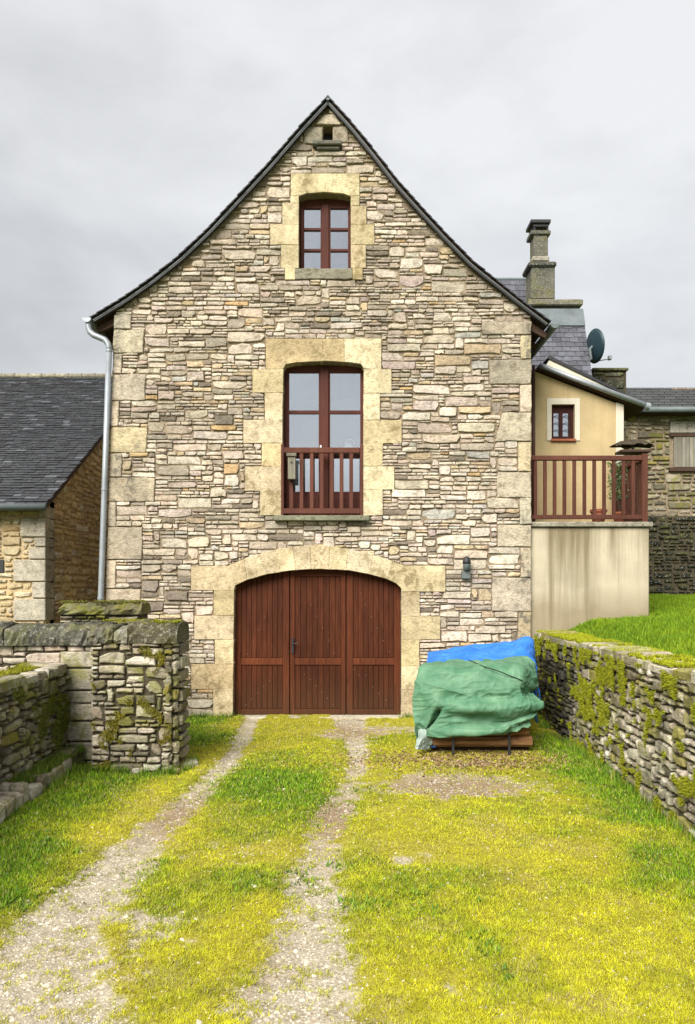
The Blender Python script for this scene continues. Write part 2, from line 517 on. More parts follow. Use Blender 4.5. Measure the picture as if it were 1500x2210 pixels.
def tube(path, rad, seg=10, cap=True):
    path = [np.array(p, float) for p in path]; V, F = [], []
    rads = rad if isinstance(rad, (list, tuple, np.ndarray)) else [rad] * len(path)
    for i, p in enumerate(path):
        t = path[min(i + 1, len(path) - 1)] - path[max(i - 1, 0)]
        t = t / np.linalg.norm(t)
        a = np.array([0, 1, 0]) if abs(t[1]) < 0.9 else np.array([1, 0, 0])
        b = np.cross(t, a); b /= np.linalg.norm(b); c = np.cross(t, b)
        for k in range(seg):
            w = 2 * math.pi * k / seg
            V.append(p + rads[i] * (math.cos(w) * b + math.sin(w) * c))
    for i in range(len(path) - 1):
        for k in range(seg):
            j = (k + 1) % seg
            F.append((i * seg + k, i * seg + j, (i + 1) * seg + j, (i + 1) * seg + k))
    if cap:
        F.append(tuple(range(seg - 1, -1, -1)))
        F.append(tuple(range((len(path) - 1) * seg, len(path) * seg)))
    return np.array(V), F

def lathe(prof, c, seg=20):
    V, F = [], []
    for (r_, z) in prof:
        for k in range(seg):
            w = 2 * math.pi * k / seg
            V.append((c[0] + r_ * math.cos(w), c[1] + r_ * math.sin(w), c[2] + z))
    for i in range(len(prof) - 1):
        for k in range(seg):
            j = (k + 1) % seg
            F.append((i * seg + k, i * seg + j, (i + 1) * seg + j, (i + 1) * seg + k))
    F.append(tuple(range(seg - 1, -1, -1))); F.append(tuple(range((len(prof) - 1) * seg, len(prof) * seg)))
    return np.array(V), F

def interp_poly(pts):
    pts = sorted(pts); xs = [p[0] for p in pts]; ys = [p[1] for p in pts]
    return lambda x: float(np.interp(x, xs, ys))

# ------------------------------------------------------------------ rubble packing
def pack(W, H, blocked, r, hs, cell=0.014, ar=(1.5, 4.4), wmin=0.11, wmax=0.62):
    nx, ny = int(W / cell), int(H / cell)
    occ = blocked.copy()[:ny, :nx]
    rects = []
    topof = np.full(nx, -1)
    mh = max(3, int(hs[0][0] / cell * 0.8))
    wm = max(4, int(wmin / cell))
    for y in range(ny):
        while True:
            free = np.flatnonzero(~occ[y])
            if len(free) == 0: break
            x = int(free[0])
            stop = np.flatnonzero(occ[y, x:])
            run = int(stop[0]) if len(stop) else nx - x
            q = r.random(); acc = 0
            for (h0, h1, wgt) in hs:
                acc += wgt
                if q <= acc: break
            h = max(3, int(r.uniform(h0, h1) / cell))
            if x > 0 and topof[x - 1] > y and abs(topof[x - 1] - y - h) <= 2: h = int(topof[x - 1] - y)
            w = int(np.clip(h * r.uniform(*ar), wmin / cell, wmax / cell))
            if run - w < wm: w = run if run < 1.9 * wmax / cell and run <= w + wm else max(4, run // 2)
            w = min(w, run)
            if w < wm: h = min(h, max(3, int(w * 1.1)))
            colblk = occ[y:y + h + mh, x:x + w].any(1)
            k = np.flatnonzero(colblk)
            lim = int(k[0]) if len(k) else min(h + mh, ny - y)
            if lim < h + mh and lim - h < mh: h = lim if lim <= h * 1.8 + 1 else max(3, lim // 2)
            h = max(1, min(h, lim, ny - y))
            occ[y:y + h, x:x + w] = True
            topof[x:x + w] = y + h
            rects.append((x * cell, y * cell, (x + w) * cell, (y + h) * cell))
    return rects

def clip_half(poly, p, n):
    out = []
    for i in range(len(poly)):
        a, b = poly[i], poly[(i + 1) % len(poly)]
        da = (a[0] - p[0]) * n[0] + (a[1] - p[1]) * n[1]; db = (b[0] - p[0]) * n[0] + (b[1] - p[1]) * n[1]
        if da >= 0: out.append(a)
        if (da >= 0) != (db >= 0):
            t = da / (da - db); out.append((a[0] + (b[0] - a[0]) * t, a[1] + (b[1] - a[1]) * t))
    return out

def stone_poly(rc, r, gap, rough):
    u0, v0, u1, v1 = rc
    gu, gv = gap
    u0 += gu * r.uniform(0.3, 0.8); u1 -= gu * r.uniform(0.3, 0.8); v0 += gv * r.uniform(0.25, 0.75); v1 -= gv * r.uniform(0.25, 0.75)
    w, h = u1 - u0, v1 - v0
    if w < 0.012 or h < 0.008: return None
    j = lambda a: r.uniform(-a, a)
    jv, ju = min(rough * h, 0.022), min(1.3 * rough * h, 0.03)
    q = lambda: abs(r.gauss(0, 0.55)) * jv
    e = lambda: abs(r.gauss(0, 0.55)) * ju
    f1, f2, f3, f4 = r.uniform(0.2, 0.42), r.uniform(0.58, 0.8), r.uniform(0.2, 0.42), r.uniform(0.58, 0.8)
    P_ = [[u0 + e(), v0 + q()], [u0 + w * f1, v0 + q()], [u0 + w * f2, v0 + q()], [u1 - e(), v0 + q()], [u1 - e() * 0.7, v0 + h * r.uniform(0.35, 0.65)],
          [u1 - e(), v1 - q()], [u0 + w * f4, v1 - q()], [u0 + w * f3, v1 - q()], [u0 + e(), v1 - q()], [u0 + e() * 0.7, v0 + h * r.uniform(0.35, 0.65)]]
    for k, su, sv in ((0, 1, 1), (3, -1, 1), (5, -1, -1), (8, 1, -1)):        # chipped corners
        if r.random() < 0.33:
            c = r.uniform(0.08, 0.36) * h
            P_[k][0] += su * min(c * r.uniform(0.4, 1.3), 0.2 * w); P_[k][1] += sv * c * 0.5
    return [tuple(p) for p in P_]

def stone_geo(poly, fr, proud, r, back=-0.06, cham=0.008):
    poly = ccw(poly); n = len(poly)
    tu, tv = r.uniform(-0.05, 0.05), r.uniform(-0.09, 0.09)
    cu = sum(p[0] for p in poly) / n; cv = sum(p[1] for p in poly) / n
    ip = inset(poly, cham); V, F = [], []
    for (u, v) in poly: V.append(fr(u, v, back))
    for (u, v) in poly: V.append(fr(u, v, proud - cham * r.uniform(0.8, 1.8) + tu * (u - cu) + tv * (v - cv)))
    for (u, v) in ip: V.append(fr(u, v, proud + tu * (u - cu) + tv * (v - cv) + r.uniform(-0.003, 0.003)))
    V.append(fr(cu, cv, proud + r.uniform(0.0, 0.006)))
    for i in range(n):
        j = (i + 1) % n
        F.append((i, j, n + j, n + i)); F.append((n + i, n + j, 2 * n + j, 2 * n + i)); F.append((2 * n + i, 2 * n + j, 3 * n))
    if np.dot(np.cross(fr.U, fr.V), fr.N) < 0: F = [f[::-1] for f in F]
    return np.array(V), F

PAL_HOUSE = [((0.54, 0.465, 0.37), 36), ((0.60, 0.535, 0.445), 28), ((0.48, 0.405, 0.325), 18), ((0.53, 0.42, 0.275), 8), ((0.36, 0.31, 0.25), 10),
             ((0.51, 0.43, 0.375), 10), ((0.22, 0.185, 0.145), 6), ((0.45, 0.43, 0.385), 3), ((0.52, 0.36, 0.19), 1.2)]
PAL_GREY = [((0.27, 0.24, 0.175), 30), ((0.34, 0.30, 0.22), 25), ((0.20, 0.175, 0.125), 22), ((0.14, 0.125, 0.09), 12), ((0.41, 0.37, 0.29), 10), ((0.25, 0.21, 0.07), 7)]
PAL_PALEGREY = [((0.38, 0.34, 0.26), 30), ((0.46, 0.42, 0.335), 25), ((0.30, 0.265, 0.20), 18), ((0.20, 0.175, 0.125), 8), ((0.54, 0.50, 0.42), 11), ((0.30, 0.27, 0.10), 7)]
PAL_DARK = [((0.055, 0.055, 0.042), 40), ((0.085, 0.08, 0.06), 25), ((0.035, 0.037, 0.03), 25), ((0.19, 0.17, 0.13), 8), ((0.07, 0.085, 0.03), 6)]
PAL_GOLD = [((0.52, 0.42, 0.25), 30), ((0.54, 0.46, 0.30), 25), ((0.48, 0.36, 0.19), 15), ((0.48, 0.42, 0.31), 14)]
PAL_BROWN = [((0.60, 0.45, 0.25), 25), ((0.52, 0.40, 0.24), 25), ((0.62, 0.48, 0.27), 18), ((0.42, 0.31, 0.20), 15), ((0.60, 0.53, 0.42), 12)]

def pick(pal, r):
    c = r.choices([p[0] for p in pal], [p[1] for p in pal])[0]
    k = r.uniform(0.86, 1.12)
    return tuple(min(0.66, x * k * r.uniform(0.97, 1.03)) for x in c)

def stonework(parent, fr, rects, pal, mat, r, gap=(0.016, 0.022), rough=0.16, proud=(0.0, 0.03), keep=300, clip=None, cham=0.008, name='stone', tintfn=None):
    items = []
    for rc in rects:
        p = stone_poly(rc, r, gap, rough)
        if p is None: continue
        if clip:
            hp = clip((rc[0] + rc[2]) / 2, (rc[1] + rc[3]) / 2)
            if hp:
                for (q, n) in hp: p = clip_half(p, q, n) if len(p) > 2 else p
            if len(p) < 3: continue
        area = abs(sum(p[i][0] * p[(i + 1) % len(p)][1] - p[(i + 1) % len(p)][0] * p[i][1] for i in range(len(p)))) / 2
        if area < 1.5e-4: continue
        items.append((area, p, rc))
    items.sort(key=lambda a: -a[0])
    acc = Acc()
    for i, (a, p, rc) in enumerate(items):
        V, F = stone_geo(p, fr, r.uniform(*proud), r, cham=min(cham, 0.22 * math.sqrt(a)))
        t = pick(pal, r)
        if tintfn: t = tintfn(t, (rc[0] + rc[2]) / 2, (rc[1] + rc[3]) / 2)
        if i < keep: obj(name, V, F, mat, parent, t)
        else: acc.add(V, F, t)
    if acc.n:
        o = acc.build('small_stones', mat, parent); o['kind'] = 'stuff'
    return items

def blades(name, Pts, N, hgt, wid, col, mat, parent=None, lean=0.5, seed=1):
    g = np.random.default_rng(seed)
    n = len(Pts)
    N = np.broadcast_to(np.asarray(N, float), (n, 3))
    th = g.random(n) * 2 * np.pi
    rnd = g.normal(size=(n, 3)); tang = rnd - N * (rnd * N).sum(1)[:, None]
    tang /= np.linalg.norm(tang, axis=1)[:, None] + 1e-9
    side = np.cross(N, tang)
    tip = Pts + N * hgt[:, None] + tang * (hgt * lean * g.random(n))[:, None]
    a = Pts - side * (wid / 2)[:, None] - N * 0.004; b = Pts + side * (wid / 2)[:, None] - N * 0.004
    V = np.empty((n * 3, 3)); V[0::3] = a; V[1::3] = b; V[2::3] = tip
    C = np.repeat(col, 3, axis=0)
    C[2::3] *= 1.15
    F = np.arange(n * 3).reshape(n, 3)
    o = obj(name, V, F, mat, parent, C)
    o['kind'] = 'stuff'
    return o

# ================================================================== GROUND
D2 = lambda y: FPX * ZC / (y - HOR)                      # ground distance of a photo row
trkL = [(1553, 525, 560), (1600, 498, 538), (1650, 462, 506), (1700, 405, 470), (1750, 340, 425), (1800, 268, 375), (1850, 205, 335), (1900, 135, 295), (2000, 20, 240), (2100, -100, 235), (2210, -260, 310)]
trkR = [(1553, 715, 790), (1600, 748, 792), (1650, 750, 788), (1700, 728, 778), (1750, 690, 755), (1800, 660, 738), (1850, 645, 735), (1900, 622, 735), (2000, 592, 745), (2100, 535, 780), (2210, 480, 830)]
def track_w(X, d, tab, soft):
    ds = np.array([D2(t[0]) for t in tab])[::-1]
    a = np.array([(t[1] - CX) * D2(t[0]) / FPX for t in tab])[::-1]
    b = np.array([(t[2] - CX) * D2(t[0]) / FPX for t in tab])[::-1]
    l, r_ = np.interp(d, ds, a), np.interp(d, ds, b)
    l2, r2 = l - soft, r_ + soft
    return sstep(0, 1, (X - l2) / (2 * soft)) * sstep(0, 1, (r2 - X) / (2 * soft))

def blob(X, d, px, py, rx, ry):
    """soft ellipse round the ground point seen at a photo pixel, radii in metres"""
    dd = D2(py); x0 = (px - CX) * dd / FPX
    q = ((X - x0) / rx) ** 2 + ((d - dd) / ry) ** 2
    return np.exp(-q * 1.4)

def ground_fields(X, Y):
    d = np.maximum(Y + DF, 0.4)
    n = vnoise(X, Y, 2.2, 4, 1); n2 = vnoise(X, Y, 7, 3, 2)
    tl, tr = track_w(X, d, trkL, np.interp(d, [3, 6, 11], [0.26, 0.16, 0.10])), track_w(X, d, trkR, np.interp(d, [3, 6, 11], [0.30, 0.18, 0.10]))
    trk = np.maximum(tl, tr)
    bare = 1.05 * blob(X, d, 985, 1690, 0.95, 0.55) + 0.9 * blob(X, d, 745, 1580, 0.55, 0.5) + 0.75 * blob(X, d, 860, 1570, 0.6, 0.5) \
        + 0.55 * blob(X, d, 1030, 1640, 1.0, 0.3) + 0.5 * blob(X, d, 300, 1990, 0.35, 0.3) + 0.45 * blob(X, d, 500, 1840, 0.4, 0.3) \
        + 0.45 * blob(X, d, 905, 1850, 0.4, 0.22) + 0.55 * blob(X, d, 1000, 2130, 0.18, 0.16) + 0.5 * blob(X, d, 1120, 2190, 0.18, 0.1) \
        + 0.5 * blob(X, d, 250, 2130, 0.3, 0.4) + 0.4 * blob(X, d, 880, 2080, 0.15, 0.3)
    n3 = vnoise(X, Y, 12, 3, 3)
    track = np.clip(np.maximum(trk * 0.95, bare) + (n - 0.5) * 0.7 * np.interp(d, [4, 9], [1, 0.5]) + (n3 - 0.5) * 0.75, 0, 1)
    mud = 0.85 * blob(X, d, 745, 1575, 0.7, 0.6) + 0.6 * blob(X, d, 985, 1650, 1.3, 0.35) + 1.0 * blob(X, d, 715, 1760, 0.3, 0.8) \
        + 0.9 * blob(X, d, 400, 1755, 0.4, 0.8) + 1.0 * blob(X, d, 985, 1695, 1.0, 0.6) + 0.25 + 0.35 * blob(X, d, 560, 2070, 0.2, 0.35)
    mud = np.clip(mud + (n2 - 0.5) * 0.4, 0, 1)
    # greener by the walls and on the far strip between the wheel tracks
    xl = np.interp(d, [2.5, 3.3, 4.5, 6.0, 7.8, 9.5, 11.2], [-1.9, -1.75, -1.75, -1.8, -1.6, -1.5, -1.3])
    lush = 0.95 * sstep(0.0, 0.7, xl - X)
    lush = np.maximum(lush, 0.9 * sstep(1.55, 2.7, X + 0.25 * (n - 0.5)) * sstep(10.6, 9.4, d))
    lush = np.maximum(lush, 1.15 * blob(X, d, 620, 1690, 0.75, 1.5))
    lush = np.maximum(lush, 0.8 * blob(X, d, 1060, 1740, 0.6, 0.6) * 0.6)
    lush = np.maximum(lush, 0.7 * blob(X, d, 1060, 1590, 2.2, 0.6))
    lush = np.maximum(lush, 0.9 * blob(X, d, 450, 1590, 0.7, 0.9))
    lush = np.clip(lush + (n - 0.5) * 0.9 + (n2 - 0.5) * 0.5 + 0.45 * sstep(0.5, 0.7, vnoise(X, Y, 0.8, 3, 61)), 0, 1)
    return track, mud, lush, d

def ground_z(X, Y):
    track, mud, lush, d = ground_fields(X, Y)
    near = sstep(9, 6, np.abs(X)) * sstep(4, 1.5, np.abs(Y + 5) - 5)
    return near * ((vnoise(X, Y, 0.9, 3, 5) - 0.5) * 0.05 + (vnoise(X, Y, 6, 3, 6) - 0.5) * 0.022 - 0.045 * track)

xs = np.unique(np.concatenate([np.linspace(-4.6, 3.2, 230), -4.6 - np.geomspace(0.1, 400, 22), 3.2 + np.geomspace(0.1, 400, 22)]))
ys = np.unique(np.concatenate([np.linspace(-9.6, 0.3, 280), -9.6 - np.geomspace(0.1, 300, 18), 0.3 + np.geomspace(0.1, 600, 22)]))
GX, GY = np.meshgrid(xs, ys)
GZ = ground_z(GX, GY)
Vg = np.stack([GX.ravel(), GY.ravel(), GZ.ravel()], 1)
nxg, nyg = len(xs), len(ys)
ii = (np.arange(nyg - 1)[:, None] * nxg + np.arange(nxg - 1)[None]).ravel()
Fg = np.stack([ii, ii + 1, ii + 1 + nxg, ii + nxg], 1)
ground = raw('ground', Vg, Fg, 'ground', None, True)
tr_, mu_, lu_, _ = ground_fields(GX.ravel(), GY.ravel())
for nm, val in (('track', tr_), ('mud', mu_), ('lush', lu_)):
    a = ground.data.attributes.new(nm, 'FLOAT', 'POINT'); a.data.foreach_set('value', val.astype(np.float32))
ground['kind'] = 'structure'

# grass and moss on the driveway
g = np.random.default_rng(3)
def scatter(n, dmin, dmax):
    # uniform in the picture's ground area: density falls with distance
    u = g.random(n)
    d = 1.0 / (1.0 / dmax + u * (1.0 / dmin - 1.0 / dmax))
    X = g.uniform(-1, 1, n) * np.minimum(0.5 * d + 0.25, 3.05)
    return X, d - DF
X, Y = scatter(900000, 2.5, 11.15)
track, mud, lush, d = ground_fields(X, Y)
fn = vnoise(X, Y, 28, 2, 9)
fm = vnoise(X, Y, 9, 3, 10)
keepm = (g.random(len(X)) < np.clip(0.98 - 1.1 * track + (fn - 0.5) * 1.9 + (fm - 0.5) * 1.4, 0.0, 1)) & (X < 2.68) & (X > -2.95) & ~((X < -1.7) & (Y > -3.5) & (Y < -2.85))
keepm &= ~((X > 0.95) & (X < 2.2) & (Y > -2.5) & (Y < -0.9))
X, Y, lush, d, track = X[keepm], Y[keepm], lush[keepm], d[keepm], track[keepm]
n = len(X)
Pt = np.stack([X, Y, ground_z(X, Y)], 1)
cn = vnoise(X, Y, 3.0, 3, 12); rv = g.random(n)
yel = np.array([0.52, 0.485, 0.014]); yel2 = np.array([0.33, 0.34, 0.016]); grn = np.array([0.075, 0.185, 0.006]); grn2 = np.array([0.18, 0.295, 0.008]); dry = np.array([0.34, 0.28, 0.12])
cY = yel * cn[:, None] + yel2 * (1 - cn)[:, None]
cG = grn * rv[:, None] + grn2 * (1 - rv)[:, None]
lm = np.clip(lush + (rv - 0.5) * 0.5, 0, 1)[:, None]
C = cY * (1 - lm) + cG * lm
dm = (g.random(n) < 0.06 + 0.2 * track + 0.35 * sstep(0.55, 0.72, vnoise(X, Y, 3.3, 3, 62)) * (1 - lush))[:, None]
C = np.where(dm, dry, C) * g.uniform(0.55, 1.3, n)[:, None] * (0.72 + 0.56 * vnoise(X, Y, 14, 2, 13))[:, None]
H = (0.005 + 0.009 * g.random(n)) * (1 - lush) + lush * (0.012 + 0.024 * g.random(n))
W = (0.0035 + 0.0035 * g.random(n)) * np.clip(d / 5, 0.7, 1.8)
o = blades('grass', Pt, (0, 0, 1), H, W, C, 'grass', None, 1.3 + 2.2 * (1 - lush), 4)
tag(o, 'short yellow-green moss and grass growing over the driveway', 'grass')

# pebbles on the wheel tracks
X, Y = scatter(60000, 2.5, 10.9)
track, mud, lush, d = ground_fields(X, Y)
k = (g.random(len(X)) < np.clip(track * 1.1 - 0.25, 0.06, 1)) & (X < 2.5) & (X > -2.7)
k &= ~((X < -1.7) & (Y > -3.5) & (Y < -2.85))
X, Y, d, mud = X[k], Y[k], d[k], mud[k]
n = len(X)
s = g.uniform(0.004, 0.011, n) * np.clip(d / 5, 0.8, 1.5)
base = np.array([[1, 0, 0], [0, 1, 0], [-1, 0, 0], [0, -1, 0], [0, 0, 0.7]], float)
th = g.random(n) * 6.28
ct, st = np.cos(th), np.sin(th)
Vp = np.empty((n, 5, 3))
bx = base[None] * s[:, None, None] * g.uniform(0.7, 1.3, (n, 5, 1))
Vp[..., 0] = bx[..., 0] * ct[:, None] - bx[..., 1] * st[:, None] + X[:, None]
Vp[..., 1] = bx[..., 0] * st[:, None] + bx[..., 1] * ct[:, None] + Y[:, None]
Vp[..., 2] = bx[..., 2] + ground_z(X, Y)[:, None] - 0.0005
Ft = np.array([[0, 1, 4], [1, 2, 4], [2, 3, 4], [3, 0, 4]])
Fp = (np.arange(n)[:, None, None] * 5 + Ft[None]).reshape(-1, 3)
cp = np.array([0.58, 0.53, 0.43]) * g.uniform(0.55, 1.2, n)[:, None] * (1 - 0.35 * mud)[:, None]
o = obj('gravel', Vp.reshape(-1, 3), Fp, 'pebble', None, np.repeat(cp, 5, 0))
o['kind'] = 'stuff'; tag(o, 'pale limestone gravel scattered along the wheel tracks', 'gravel')

X, Y = scatter(2600, 2.6, 10.5)
track, mud, lush, d = ground_fields(X, Y)
k = (g.random(len(X)) < np.clip(track - 0.3, 0.01, 1)) & (X < 2.4) & (X > -2.6) & ~((X < -1.7) & (Y > -3.5) & (Y < -2.85))
X, Y = X[k], Y[k]; n = len(X)
s = g.uniform(0.010, 0.022, n)
th = g.random(n) * 6.28; ct, st = np.cos(th), np.sin(th)
b8 = np.array([[1, 0, 0], [.6, .7, 0], [-.5, .8, 0], [-1, 0, 0], [-.6, -.7, 0], [.5, -.8, 0], [.3, .1, .55], [-.3, -.1, .5]], float)
bx = b8[None] * s[:, None, None] * g.uniform(0.75, 1.25, (n, 8, 1))
Vp = np.empty((n, 8, 3))
Vp[..., 0] = bx[..., 0] * ct[:, None] - bx[..., 1] * st[:, None] + X[:, None]
Vp[..., 1] = bx[..., 0] * st[:, None] + bx[..., 1] * ct[:, None] + Y[:, None]
Vp[..., 2] = bx[..., 2] + ground_z(X, Y)[:, None] - 0.001
Ft = np.array([[0, 1, 6], [1, 2, 6], [2, 7, 6], [2, 3, 7], [3, 4, 7], [4, 5, 7], [5, 6, 7], [5, 0, 6]])
Fp = (np.arange(n)[:, None, None] * 8 + Ft[None]).reshape(-1, 3)
cp = np.array([0.52, 0.47, 0.38]) * g.uniform(0.5, 1.15, n)[:, None]
o = obj('loose_stones', Vp.reshape(-1, 3), Fp, 'pebble', None, np.repeat(cp, 8, 0))
o['kind'] = 'stuff'; tag(o, 'loose coarse stones lying along the wheel tracks', 'stones')

# broad-leaved weeds in the greener grass
X, Y = scatter(26000, 2.6, 10.8)
track, mud, lush, d = ground_fields(X, Y)
cl = vnoise(X, Y, 2.6, 3, 51)
k = (lush > 0.45) & (cl > 0.52) & (X < 2.62) & (X > -2.85) & ~((X < -1.7) & (Y > -3.5) & (Y < -2.85)) & ~((X > 0.95) & (X < 2.2) & (Y > -2.5) & (Y < -0.9))
X, Y = X[k], Y[k]; n = len(X)
Pt = np.stack([X, Y, ground_z(X, Y) + 0.006], 1)
C = np.array([[0.05, 0.12, 0.012], [0.10, 0.19, 0.012], [0.16, 0.24, 0.03]])[g.integers(0, 3, n)] * g.uniform(0.7, 1.25, n)[:, None]
o = blades('weeds', Pt, (0, 0, 1), g.uniform(0.012, 0.035, n), g.uniform(0.010, 0.022, n), C, 'grass', None, 2.2, 31)
tag(o, 'broad-leaved weeds in the greener grass beside the walls', 'weeds')

# taller tufts along the feet of the walls
parts_ = []
for (xa, ya, xb, yb, cnt, sp) in ((2.66, -7.5, 2.80, -0.2, 5200, 0.05), (-2.68, -7.3, -2.9, -3.3, 2600, 0.05), (-2.7, -3.47, -1.75, -3.47, 900, 0.03), (-1.72, -3.4, -1.72, -2.9, 350, 0.03), (-2.3, -0.12, -1.75, -0.12, 500, 0.05), (0.8, -0.1, 1.6, -0.1, 400, 0.05)):
    t_ = g.random(cnt); t_ = t_[vnoise(t_ * 9, t_ * 0 + xa, 1.0, 3, 63) > 0.42]
    m_ = len(t_)
    xx = xa + (xb - xa) * t_ + g.normal(0, sp, m_) * (0 if False else 1); yy = ya + (yb - ya) * t_ + g.normal(0, sp * 0.6, m_)
    parts_.append(np.stack([xx, yy], 1))
Q_ = np.concatenate(parts_); n = len(Q_)
Pt = np.stack([Q_[:, 0], Q_[:, 1], ground_z(Q_[:, 0], Q_[:, 1])], 1)
C = np.array([[0.06, 0.14, 0.008], [0.12, 0.22, 0.010], [0.22, 0.27, 0.02], [0.30, 0.26, 0.09]])[g.choice(4, n, p=[.35, .35, .2, .1])] * g.uniform(0.7, 1.2, n)[:, None]
o = blades('tall_grass', Pt, (0, 0, 1), g.uniform(0.03, 0.12, n), g.uniform(0.005, 0.010, n), C, 'grass', None, 0.9, 33)
tag(o, 'taller grass tufts growing along the feet of the stone walls', 'grass')

# dead leaves and wood chips in front of the covered wood pile
n = 2600
X = g.normal(1.45, 0.75, n); Y = g.normal(-2.85, 0.28, n)
k = (X < 2.6) & (Y < -2.3); X, Y = X[k], Y[k]; n = len(X)
Pt = np.stack([X, Y, ground_z(X, Y) + 0.006], 1)
C = np.array([[0.13, 0.075, 0.035], [0.22, 0.14, 0.07], [0.30, 0.21, 0.12]])[g.integers(0, 3, n)] * g.uniform(0.7, 1.2, n)[:, None]
o = blades('leaf_litter', Pt, (0, 0, 1), g.uniform(0.006, 0.018, n), g.uniform(0.015, 0.045, n), C, 'grass', None, 3.0, 8)
tag(o, 'brown dead leaves and wood chips below the covered wood pile', 'leaf litter')

# ------------------------------------------------------------------ raised lawn
def lawn_z(X, Y):
    return 1.285 + 0.034 * (Y + 4.4) + 0.05 * np.clip(X - 2.9, 0, 3) * sstep(-5, 1, Y) + 0.05 * sstep(1.0, 5, Y) + 0.06 - (0.10 + 0.035 * np.clip(Y + 4.4, 0, 5)) * sstep(3.75, 3.1, X) - 0.4 * sstep(3.12, 3.02, X)
lx = np.unique(np.concatenate([np.linspace(3.02, 9, 60), 9 + np.geomspace(0.2, 60, 12)]))
ly = np.unique(np.concatenate([np.linspace(-8.5, 6.5, 90), 6.5 + np.geomspace(0.2, 4, 6)]))
LX, LY = np.meshgrid(lx, ly)
LZ = lawn_z(LX, LY) + (vnoise(LX, LY, 1.5, 3, 20) - 0.5) * 0.05 - 0.08
Vl = np.stack([LX.ravel(), LY.ravel(), LZ.ravel()], 1)
nx, ny = len(lx), len(ly)
ii = (np.arange(ny - 1)[:, None] * nx + np.arange(nx - 1)[None]).ravel()
Fl = np.stack([ii, ii + 1, ii + 1 + nx, ii + nx], 1)
lawn = raw('lawn', Vl, Fl, 'lawn', None, True); lawn['kind'] = 'structure'
n = 130000
X = 3.1 + g.random(n) ** 1.3 * 4.6; Y = g.uniform(-7, 4.6, n)
k = ~((X < 4.6) & (Y > 0.0) & (Y < 6)); X, Y = X[k], Y[k]; n = len(X)
Pt = np.stack([X, Y, lawn_z(X, Y) + (vnoise(X, Y, 1.5, 3, 20) - 0.5) * 0.05 - 0.08], 1)
rv = vnoise(X, Y, 3, 3, 22)[:, None]
C = (np.array([0.08, 0.165, 0.006]) * rv + np.array([0.175, 0.25, 0.008]) * (1 - rv)) * g.uniform(0.7, 1.25, n)[:, None]
o = blades('lawn_grass', Pt, (0, 0, 1), g.uniform(0.03, 0.07, n), g.uniform(0.008, 0.014, n), C, 'grass', None, 0.8, 14)
tag(o, 'bright green mown grass of the raised lawn behind the stone wall', 'grass')

# ================================================================== HOUSE
house = empty('stone_house', (fx(690), 0.3, 0), 'tall gabled stone house with brown arched garage door and slate roof', 'house')

roofL = [(708, 217), (650, 279), (580, 360), (520, 425), (450, 500), (390, 557), (330, 605), (270, 647), (200, 690)]
roofR = [(708, 217), (760, 274), (810, 335), (860, 400), (913, 459), (967, 517), (1020, 571), (1073, 613), (1127, 656), (1188, 702)]
roofAll = roofL[::-1] + roofR[1:]
roof_y = interp_poly(roofAll)
xl = lambda y: 247 - (y - 680) * 0.0306
XR = 1146.0
VO = 13.0        # verge thickness in photo pixels, measured vertically
gable_top = lambda px: roof_y(px) + VO

# openings (photo pixels on the facade plane)
arch_i = [(506, 1268), (509, 1263), (533, 1251.5), (578, 1239), (628, 1231), (690, 1227.5), (752, 1231), (801, 1240), (834, 1249.5), (855, 1259), (864, 1266), (866, 1272)]
yi = interp_poly(arch_i)
arch_e = [(497, 1219), (537, 1202), (599, 1185), (648, 1178.5), (690, 1175), (744, 1183), (793, 1194), (834, 1206), (868, 1219)]
ye = interp_poly(arch_e)
door_open = [(503, 1552), (506, 1268)] + arch_i[1:] + [(866, 1552)]
fw_top = [(612, 795), (617, 787), (640, 783), (697, 780.5), (755, 783), (779, 787), (785, 795)]
fw_open = [(607, 1114)] + fw_top + [(783, 1114)]
uw_top = [(645, 425), (660, 419.5), (701, 416), (742, 419.5), (757, 425)]
uw_open = [(645, 579)] + uw_top + [(757, 579)]
vent_open = rectp(697, 272, 718, 308)

blocks = []      # (name, poly px, kind, proud)
Q = lambda *a, k='quoin', pr=0.025: blocks.append(('quoin', [(a[0], a[1]), (a[2], a[1]), (a[2], a[3]), (a[0], a[3])], k, pr))
lq = [(680, 711, 285), (712, 763, 313), (764, 807, 266), (808, 865, 314), (866, 921, 259), (922, 977, 319), (978, 1030, 264), (1031, 1083, 335), (1084, 1137, 251), (1138, 1208, 308),
      (1209, 1270, 252), (1271, 1340, 305), (1341, 1410, 262), (1411, 1480, 310), (1481, 1548, 258)]
for (a, b, x1) in lq:
    blocks.append(('quoin', [(xl(a), a), (x1, a), (x1 - R.uniform(0, 4), b), (xl(b), b)], 'quoin', R.uniform(0.012, 0.03)))
rq = [(695, 723, 1040), (724, 775, 1123), (776, 830, 1056), (831, 890, 1122), (891, 953, 1074), (954, 1018, 1118), (1019, 1074, 1073), (1075, 1132, 1121), (1133, 1180, 1074), (1181, 1246, 1123), (1247, 1319, 1062),
      (1320, 1400, 1118), (1401, 1470, 1068), (1471, 1548, 1115)]
for (a, b, x0) in rq:
    dx = 10 if a == 891 else 0
    blocks.append(('quoin', [(x0 + dx, a), (XR, a), (XR, b), (x0 - dx * 0.6, b)], 'quoin', R.uniform(0.012, 0.03)))
D = lambda poly, nm='jamb_stone', pr=0.028: blocks.append((nm, poly, 'dressed', pr))
